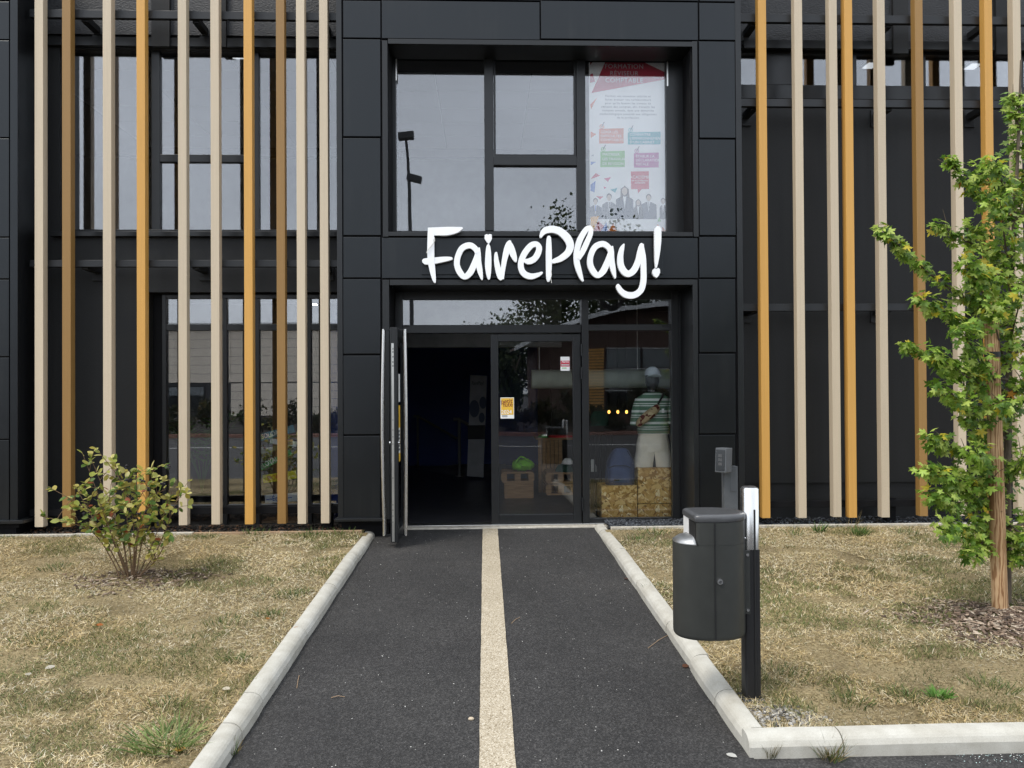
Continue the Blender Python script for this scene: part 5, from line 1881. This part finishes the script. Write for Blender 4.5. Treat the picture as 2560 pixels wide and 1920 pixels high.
for xa_, xb_ in ((985, 945), (1100, 1150)):
    MB().tube(polyline([DQ(xa_, 1005, 8.80), DQ(xb_, 1090, 8.775), DQ(xb_, 1200, 8.775), DQ(xb_ + (8 if xb_ < 1000 else -8), 1262, 8.79)], 9), .006, 6).build('piping', 'ink_navyink', bp_)
# hanging bulbs
for k, x in enumerate((960, 1028, 1095)):
    c_ = DQ(x, 706, 11.4)
    t = thing('hanging_bulb', 'bare warm bulb hanging from the shop ceiling', 'bulb', (c_.x, c_.y, c_.z), 'row of bare bulbs in the shop')
    MB().ball((c_.x, c_.y, c_.z), .020, .020, .027, 12, 8).build('bulb', 'bulb', t)
    MB().tube([(c_.x, c_.y, c_.z + .025), (c_.x, c_.y, c_.z + .075)], .012, 10).build('socket', 'rubber', t)
    MB().tube([(c_.x, c_.y, c_.z + .075), (c_.x, c_.y, 3.02)], .004, 6).build('cord', 'rubber', t)
# lit ceiling spots behind the left shop window; last pair unseen, added as fill
for x_, y_ in ((pt(771, 833, 10.2).x, 10.2), (pt(788, 890, 11.2).x, 11.2), (-2.9, 9.4), (-4.1, 9.6)):
    t = thing('ceiling_spot', 'small lit ceiling spot inside the shop, in a set partly added as fill light', 'spotlight', (x_, y_, 2.96), 'lit ceiling spots in the shop')
    MB().tube([(x_, y_, 3.019), (x_, y_, 2.965)], .05, 14).build('housing', 'white_metal', t)
    MB().tube([(x_, y_, 2.9645), (x_, y_, 2.962)], .035, 14).build('lens', 'spot', t)
# duct
a_, b_ = DQ(365, 455, 10.6), DQ(1500, 455, 10.6)
t = thing('ventilation_duct', 'pale fabric ventilation duct under the shop ceiling', 'duct', (a_.x, 10.6, a_.z))
MB().tube([(a_.x, 10.6, a_.z), (b_.x, 10.6, a_.z)], .13, 20).build('tube', 'duct', t)
for x in (425, 1180):
    p = DQ(x, 455, 10.6)
    MB().tube([(p.x, 10.6, a_.z + .12), (p.x, 10.6, 3.02)], .006, 6).build('hanger', 'white_metal', t)
# clothes rack of bent black tubes
t = thing('clothes_rack', 'black tubular clothes rack behind the shop window', 'rack', DQ(900, 1250, 9.7))
for x0, x1, yt, yb in ((815, 885, 868, 1250), (850, 940, 872, 1250), (900, 985, 866, 1250)):
    P = [DQ(x0, yb, 9.7), DQ(x0, yt + 30, 9.7), DQ(x0 + 12, yt + 5, 9.7), DQ((x0 + x1) / 2, yt, 9.7), DQ(x1 - 12, yt + 5, 9.7), DQ(x1, yt + 30, 9.7), DQ(x1, yb, 9.7)]
    P[0].z = P[-1].z = FZ
    MB().tube(P, .009, 8).build('hoop', 'rubber', t)
# garments on the rack
t = thing('garment', 'dark green garment hung left of the mannequin', 'garment', DQ(890, 810, 10.2))
loft([(812, 820, 955, .05), (740, 815, 960, .06), (700, 840, 930, .05)], 10.2, 16, 'cloth', 'darkgreencloth', t)
# pallet table with goods
def pallet(t, x0, x1, ytop, Y, zt_, dep=.5):
    a_, b_ = DQ(x0, ytop, Y), DQ(x1, ytop, Y)
    for k in range(3):
        B(a_.x, b_.x, Y + k * dep / 3 + .005, Y + (k + 1) * dep / 3 - .02, zt_ - .022, zt_).build('deck_board', 'pallet', t)
    for k in range(3):
        x = a_.x + (b_.x - a_.x) * (.06 + .44 * k)
        B(x - .04, x + .04, Y + .002, Y + dep, zt_ - .12, zt_ - .024).build('block', 'pallet', t)
    B(a_.x, b_.x, Y, Y + .09, zt_ - .145, zt_ - .122).build('base_board', 'pallet', t)


p = DQ(300, 1168, 10.6)
t = thing('pallet', 'low wooden pallet under the lime green bag', 'pallet', (p.x, 10.8, FZ))
pallet(t, 140, 378, 1168, 10.6, p.z)
B(DQ(150, 0, 10.65).x, DQ(372, 0, 10.65).x, 10.61, 11.1, FZ, p.z - .146).build('crate', 'pallet', t)
lb = thing('bag', 'crumpled lime green bag on a low pallet', 'bag', DQ(293, 1168, 10.75))
m = MB()
rr = []
for i in range(9):
    tt = math.pi * (i + .5) / 9
    rr.append([(DQ(293, 0, 10.75).x + .15 * math.sin(tt) * math.cos(2 * math.pi * k / 16) * (1 + .22 * math.sin(2.3 * k + 1.4 * i)), 10.75 + .12 * math.sin(tt) * math.sin(2 * math.pi * k / 16), p.z + .085 - .085 * math.cos(tt) + .028 * math.sin(tt) * math.sin(1.7 * k + 2 * i)) for k in range(16)])
m.rings(rr).build('body', 'lime', lb)
MB().tube(polyline([(DQ(235, 0, 10.7).x, 10.64, p.z + .12), (DQ(275, 0, 10.7).x, 10.62, p.z + .21), (DQ(345, 0, 10.7).x, 10.64, p.z + .14)], 8), .010, 6).build('strap', 'lime', lb)
t = thing('crate_counter', 'brown slatted wooden counter piled with folded clothes', 'counter', DQ(510, 1120, 11.2))
a_, b_ = DQ(415, 1230, 11.2), DQ(602, 905, 11.2)
for k in range(6):
    x0 = a_.x + (b_.x - a_.x) * k / 6
    B(x0 + .004, x0 + (b_.x - a_.x) / 6 - .004, 11.2, 11.22, FZ, b_.z - .03).build('slat', 'pallet', t)
B(a_.x - .02, b_.x + .3, 11.19, 11.8, b_.z - .028, b_.z).build('top', 'pallet', t)
fz_ = b_.z
t = thing('folded_cloth', 'folded red garment on the slatted counter', 'cloth', DQ(590, 905, 11.3))
loft([(912, 490, 690, .14), (898, 488, 692, .15), (886, 500, 680, .13)], 11.38, 18, 'cloth', 'redcloth', t, 3)
t = thing('folded_cloth', 'folded green garment at the end of the slatted counter', 'cloth', DQ(450, 905, 11.3))
loft([(908, 418, 486, .12), (890, 416, 488, .13), (880, 425, 480, .11)], 11.36, 16, 'cloth', 'greencloth', t, 3)
p = DQ(600, 1172, 10.3)
t = thing('pallet', 'wooden pallet table carrying caps and shoes', 'pallet', (p.x, 10.4, FZ))
pallet(t, 482, 700, 1172, 10.3, p.z)
pallet(t, 482, 700, 1172, 10.32, p.z - .16)
for x0, x1, yb, yt, m_, lab in ((545, 690, 1170, 1105, 'darkgreencloth', 'dark green cap on the pallet table'), (596, 690, 1104, 1062, 'whitecloth', 'white cap behind the dark green cap'), (800, 868, 1160, 1072, 'whitecloth', 'white bundle beside the clothes rack')):
    t = thing('cap' if 'cap' in lab else 'bundle', lab, 'cap' if 'cap' in lab else 'bundle', DQ((x0 + x1) / 2, yb, 10.45))
    loft([(yb, x0, x1, .10), (yb - .4 * (yb - yt), x0 + 4, x1 - 4, .10), (yb - .8 * (yb - yt), x0 + 20, x1 - 20, .07), (yt, x0 + 45 if x1 - x0 > 100 else x0 + 25, x1 - 45 if x1 - x0 > 100 else x1 - 25, .03)], 10.45, 16, 'crown', m_, t)
# open doorway: handrails, ramp, roll-up banner
RQ = lambda x, y, Y: pt(930 + x / 2.675, 760 + y / 2.675, Y)
t = thing('handrail', 'thin grey handrail post and sloping rail by the navy wall', 'handrail', (RQ(305, 750, 15).x, 15.0, FZ))
p = RQ(305, 750, 15)
MB().tube([(p.x, 15, FZ), (p.x, 15, p.z)], .022, 10).build('post', 'dull_metal', t)
e_ = RQ(570, 900, 15)
MB().tube([(p.x - .08, 15, p.z), (p.x, 15, p.z), (e_.x, 15, e_.z)], .022, 10).build('rail', 'dull_metal', t)
t = thing('handrail', 'thicker grey handrail in front of the banner', 'handrail', (RQ(583, 770, 13.4).x, 13.4, FZ))
p = RQ(583, 770, 13.4)
MB().tube([(p.x, 13.4, FZ), (p.x, 13.4, p.z)], .028, 10).build('post', 'dull_metal', t)
e_ = RQ(690, 835, 13.4)
MB().tube([(p.x - .1, 13.4, p.z), (p.x, 13.4, p.z), (e_.x, 13.4, e_.z)], .028, 10).build('rail', 'dull_metal', t)
MB().tube([(p.x, 13.4, FZ), (p.x, 13.4, FZ + .02)], .07, 14).build('foot', 'dull_metal', t)
rp = MB()
A, Bq, Cq = RQ(365, 1075, 14.4), RQ(640, 1062, 14.4), RQ(600, 1145, 13.3)
rp.poly([(A.x, 14.6, FZ + .004), (Cq.x, 13.3, FZ + .004), (Cq.x + .8, 13.3, FZ + .004), (Cq.x + .8, 15.0, FZ + .06), (A.x + .5, 15.0, FZ + .06)])
tag(rp.build('floor_ramp', 'stagewhite'), 'pale ramp panel on the shop floor', 'ramp')
bnr = thing('roll_up_banner', 'dim roll-up FairePlay! banner inside the doorway', 'banner', RQ(690, 1160, 12.9))
c4 = [RQ(635, 1150, 12.9), RQ(745, 1160, 12.9), RQ(770, 480, 12.9), RQ(658, 475, 12.9)]
for c in c4:
    c.z = max(c.z, FZ + .01)
MB().add([tuple(c) for c in c4] + [(c.x, c.y + .01, c.z) for c in c4], [(0, 1, 2, 3), (7, 6, 5, 4), (0, 4, 5, 1), (1, 5, 6, 2), (2, 6, 7, 3), (3, 7, 4, 0)]).build('sheet', 'stagewhite', bnr)
o = RQ(666, 540, 12.89)
text_mb('FairePlay!', .085, (o.x, o.z), 12.893, wx=.62, shear=.15).build('lettering', 'ink_black', bnr)
for x, y, r_ in ((684, 700, 34), (742, 660, 24), (734, 760, 20)):
    c = RQ(x, y, 12.89)
    k_ = 12.9 / 1923 / 2.675
    MB().add([(c.x + r_ * k_ * math.cos(2 * math.pi * j / 20), 12.892, c.z + 1.7 * r_ * k_ * math.sin(2 * math.pi * j / 20)) for j in range(20)], [tuple(range(20))]).build('round_picture', 'ink_navyink', bnr)
a_, b_ = RQ(640, 905, 12.89), RQ(756, 810, 12.89)
B(a_.x, b_.x, 12.888, 12.894, a_.z, b_.z).build('dark_band', 'ink_black', bnr)
# painted planks on a post, left shop window
PQ = lambda x, y, Y: pt(400 + x / 4.809, 1040 + y / 4.809, Y)
SYp = 8.765
t = thing('signpost', 'wooden signpost of painted value planks behind the left shop window', 'signpost', (PQ(1420, 1100, SYp).x, SYp, FZ))
p = PQ(1420, 150, SYp)
B(p.x - .035, p.x + .035, SYp + .03, SYp + .09, FZ, p.z).build('post', 'pallet', t)
B(p.x - .2, p.x + .2, SYp - .02, SYp + .3, FZ, FZ + .03).build('base', 'pallet', t)
kq = (PQ(1000, 0, SYp).x - PQ(0, 0, SYp).x) / 1000
for (cx, cy, w_, h_, rot, m_, tx, tm_, sz) in ((1410, 205, 430, 92, 15, 'plank_teal', 'SOLIDAIRE', 'paint_white', 62), (1480, 320, 330, 66, -8, 'plank_white', '', '', 0), (1370, 392, 360, 60, 13, 'plank_olive', '', '', 0), (1560, 320, 70, 70, 5, 'plank_pink', '', '', 0),
                                           (1395, 530, 420, 66, 27, 'plank_green', '·LOYAL·', 'paint_white', 66), (1440, 730, 410, 98, 8, 'plank_yellow', '‹ SPORT ›', 'paint_red', 58), (1460, 985, 400, 104, 4, 'plank_white', '~~Équipe~~', 'paint_blue', 62)):
    c = PQ(cx, cy, SYp)
    an = math.radians(rot)
    X, Z = Vector((math.cos(an), 0, math.sin(an))), Vector((-math.sin(an), 0, math.cos(an)))
    yo = 0 if tx else .018
    o = MB().obox((c.x, SYp + yo, c.z), X * (w_ * kq / 2), Vector((0, .009, 0)), Z * (h_ * kq / 2)).build('plank', m_, t, .003)
    if tx:
        st0 = c - X * (w_ * kq * .45) - Z * (h_ * kq * .24)
        text_mb(tx, sz * kq * 1.35, (st0.x, st0.z), SYp - .012, rot=an, bold=1.2 * kq, wx=.74).build('lettering', tm_, o)
# potted palm
t = thing('potted_palm', 'potted palm behind the left shop window', 'plant', (pt(505, 1250, 9.35).x, 9.35, FZ))
bx_, bz_ = pt(505, 1250, 9.35).x, FZ
MB().rings([[(bx_ + r_ * math.cos(2 * math.pi * k / 18), 9.35 + r_ * math.sin(2 * math.pi * k / 18), bz_ + z) for k in range(18)] for r_, z in ((.13, 0), (.18, .30), (.17, .30), (.16, .27))]).build('pot', 'postblack', t)
for k in range(13):
    az = k * 2.4 + .3
    L = rs.uniform(1.0, 1.6)
    base = Vector((bx_, 9.35, bz_ + .27))
    P = []
    for i in range(12):
        s_ = i / 11
        P.append(base + Vector((math.cos(az) * .42 * L * s_ ** 1.4, math.sin(az) * .22 * L * s_ ** 1.4, L * (s_ - .35 * s_ ** 2.6))))
    f_ = MB()
    f_.tube(P, [.007 * (1 - .7 * i / 11) for i in range(12)], 5)
    V_, Fc = [], []
    for i in range(4, 12):
        for sd_ in (-1, 1):
            T = (P[min(i + 1, 11)] - P[i - 1]).normalized()
            S_ = T.cross(Vector((0, 0, 1))).normalized() * sd_
            tip = P[i] + S_ * .16 + T * .14 - Vector((0, 0, .05))
            f_.add([P[i], P[i] + T * .03, tip], [(0, 1, 2)])
    f_.build('frond', 'palm_green' if 'palm_green' in MATS else 'darkgreencloth', t)

# ================================================================== ACROSS THE ROAD (seen in the window reflections)
GF = -.0825
# road marking, brick kerb
struct(B(-60, 60, -7.85, -7.7, GF - .05, GF + .002).build('road_marking', 'roadwhite'))
ek = bpy.data.objects.new('brick_kerb', None)
COL.objects.link(ek)
struct(ek)
for i in range(60):
    B(-24 + .8 * i + .006, -24 + .8 * (i + 1) - .006, -13.75, -13.5, GF - .05, GF + .13).build('kerb_block', 'brickkerb', ek)
struct(B(-60, 60, -36, -13.76, GF - .05, GF + .10).build('verge', 'soil'))


def crown(name, c, r, n, size, pal, seed, parent):
    g_ = np.random.default_rng(seed)
    ncl = max(6, n // 90)
    cc = g_.normal(0, 1, (ncl, 3))
    cc /= np.linalg.norm(cc, axis=1, keepdims=True)
    cc *= (g_.random((ncl, 1)) ** .5) * .85
    k = g_.integers(0, ncl, n)
    q = cc[k] + g_.normal(0, .16, (n, 3))
    pos = np.array(c) + q * np.array(r)
    d = g_.normal(0, 1, (n, 3))
    nn = g_.normal(0, 1, (n, 3)) + np.array([0, 0, .6])
    col = np.array([srgb(*x) for x in pal])[g_.integers(0, len(pal), n)] * g_.uniform(.65, 1.1, (n, 1)) * (g_.uniform(.75, 1.1, ncl)[k])[:, None]
    V, T, C = scatter(ov, of, pos, frames(d, nn), size * g_.uniform(.6, 1.3, n), col)
    return np_mesh(name, V, T, C, 'leaf', parent, 'stuff')


GP = [(58, 76, 38), (72, 90, 44), (48, 64, 34), (88, 100, 52)]


def bgtree(x, y, h, rx, seed, lab, base_h=.12, n=6500, size=.25, grp='trees across the road'):
    t = thing('broadleaf_tree', lab, 'tree', (x, y, GF))
    t['group'] = grp
    MB().tube([(x, y, GF), (x + .1, y, GF + h * .3), (x, y, GF + h * .75)], [.05 * h ** .5 * 1.5, .09, .04], 8).build('trunk', 'bark', t)
    for k in range(4):
        an = k * 1.6 + seed
        MB().tube([(x, y, GF + h * (.3 + .08 * k)), (x + rx * .5 * math.cos(an), y + rx * .5 * math.sin(an), GF + h * (.55 + .08 * k))], [.07, .02], 6).build('limb', 'bark', t)
    crown('crown', (x, y, GF + h * (.5 + base_h / 2)), (rx, rx, h * (.5 - base_h / 2)), n, size, GP, seed, t)


bgtree(4.4, -31, 13.0, 2.6, 3, 'tallest broadleaf tree across the road')
bgtree(8.8, -33, 12.6, 3.0, 4, 'broad tree behind the timber building')
bgtree(1.9, -43, 8.4, 2.6, 5, 'low round tree beside the tallest one')
bgtree(-1.0, -46, 7.2, 2.2, 6, 'small tree at the end of the row by the cream building')
bgtree(1.3, -18.5, 4.4, 1.0, 7, 'narrow bushy tree at the eaves of the timber building', .05, 1500, .22)
bgtree(13.5, -30, 9.0, 3.0, 8, 'wide tree past the timber building')
for i in range(22):
    x = -16 + 1.25 * i + rs.uniform(-.3, .3)
    h = rs.uniform(.85, 1.5) if x < 0 else rs.uniform(1.2, 2.3)
    t = thing('hedge_bush', 'loose dark hedge bush behind the brick kerb', 'bush', (x, -14.7, GF + .1), 'hedge bushes behind the brick kerb')
    crown('foliage', (x, -14.7 + rs.uniform(-.2, .3), GF + .1 + h * .5), (.95, .7, h * .58), 900, .14, [(52, 62, 34), (70, 74, 40), (40, 48, 28), (92, 80, 48)], 100 + i, t)
    MB().tube([(x, -14.7, GF + .1), (x, -14.7, GF + .1 + h * .6)], [.03, .01], 6).build('stem', 'bark', t)
# cream building
cb_ = thing('cream_building', 'low cream panelled building with white roof edge across the road', 'building', (-18, -38, GF))
B(-34, -7.5, -46, -38.02, GF, 6.2).build('wall', 'interior_dark', cb_)
for i in range(6):
    z = 2.4 + .62 * i
    for j in range(5):
        x0 = -33.9 + 5.28 * j
        B(x0, x0 + 5.25, -38.02, -37.95, z + .012, z + .61).build('cladding_panel', 'cream', cb_)
for j in range(2, 5):
    x0 = -33.9 + 5.28 * j
    for i in range(4):
        if j < 3:
            continue
        z = GF + .1 + .58 * i
        B(x0, x0 + 5.25, -38.02, -37.96, z + .012, z + .57).build('cladding_panel', 'cream', cb_)
for j in range(3):
    x0 = -33 + 4.6 * j
    o = B(x0, x0 + 4.0, -38.01, -37.97, .3, 2.2).build('window', 'frame', cb_)
    B(x0 + .1, x0 + 3.9, -37.969, -37.96, .4, 2.1).build('pane', 'far_glass', o)
B(-34.2, -7.3, -46.2, -37.6, 6.25, 6.62).build('roof', 'white_metal', cb_)
# timber building with sweeping roof
tb_ = thing('timber_building', 'timber slatted building with sweeping curved roof across the road', 'building', (6, -22, GF))
for k in range(22):
    z = .5 + .155 * k
    B(5.1, 6.15, -22.58, -22.5, z, z + .10).build('timber_slat', 'timber', tb_)
for k in range(3):
    for j in range(2):
        o = B(6.25 + 1.9 * j, 8.1 + 1.9 * j, -22.59, -22.52, .6 + 1.1 * k, 1.65 + 1.1 * k).build('window', 'postblack', tb_)
        B(6.25 + 1.9 * j, 8.1 + 1.9 * j, -22.53, -22.49, 1.65 + 1.1 * k, 1.69 + 1.1 * k).build('glazing_bar', 'white_metal', o)
        B(6.30 + 1.9 * j, 8.05 + 1.9 * j, -22.519, -22.51, .65 + 1.1 * k, 1.60 + 1.1 * k).build('pane', 'far_glass', o)
prf = [(1.45, 3.75), (2.6, 4.28), (3.85, 4.85), (5.3, 5.35), (7.0, 5.75), (9.1, 5.98), (12, 6.0)]
V_, Fc = [], []
for x, z in prf:
    V_ += [(x, -21.4, z), (x, -21.4, z + .16), (x, -30.5, z + .5), (x, -30.5, z + .34)]
n = len(prf)
for i in range(n - 1):
    a_, b_ = 4 * i, 4 * i + 4
    for k in range(4):
        Fc.append((a_ + k, b_ + k, b_ + (k + 1) % 4, a_ + (k + 1) % 4))
Fc += [(3, 2, 1, 0), tuple(4 * n - 4 + k for k in range(4))]
MB().add(V_, Fc).build('roof', 'roof_brown', tb_)
wpr = [(x, z + .06) for x, z in prf if x > 2]
wp = [(2.6, GF)] + wpr + [(12, GF)]
k_ = len(wp)
MB().add([(x, -22.6, z) for x, z in wp] + [(x, -30, z + (.2 if z > 0 else 0)) for x, z in wp], [tuple(range(k_)), tuple(range(2 * k_ - 1, k_ - 1, -1))] + [(i, i + k_, (i + 1) % k_ + k_, (i + 1) % k_) for i in range(k_)]).build('wall', 'roof_brown', tb_)
V_, Fc = [], []
for x, z in prf:
    V_ += [(x, -21.35, z - .02), (x, -21.35, z + .2), (x, -21.399, z + .2), (x, -21.399, z - .02)]
for i in range(n - 1):
    a_, b_ = 4 * i, 4 * i + 4
    for k in range(4):
        Fc.append((a_ + k, b_ + k, b_ + (k + 1) % 4, a_ + (k + 1) % 4))
MB().add(V_, Fc).build('fascia', 'white_metal', tb_)
# lamp post
lx_ = -2.45
t = thing('street_lamp', 'dark street lamp with two heads reflected in the upper window', 'street lamp', (lx_, -8.6, GF))
MB().tube([(lx_, -8.6, GF), (lx_, -8.6, 8.3), (lx_ - .05, -8.6, 9.4), (lx_ - .12, -8.6, 10.0)], [.085, .06, .05, .045], 12).build('pole', 'lamp_dark', t)
MB().obox((lx_ - .12, -8.6, 10.15), (.26, 0, .02), (0, .14, 0), (0, 0, .10)).build('lamp_head', 'lamp_dark', t)
MB().obox((lx_ + .16, -8.6, 8.75), (.24, 0, -.06), (0, .14, 0), (.02, 0, .10)).build('lamp_head', 'lamp_dark', t)
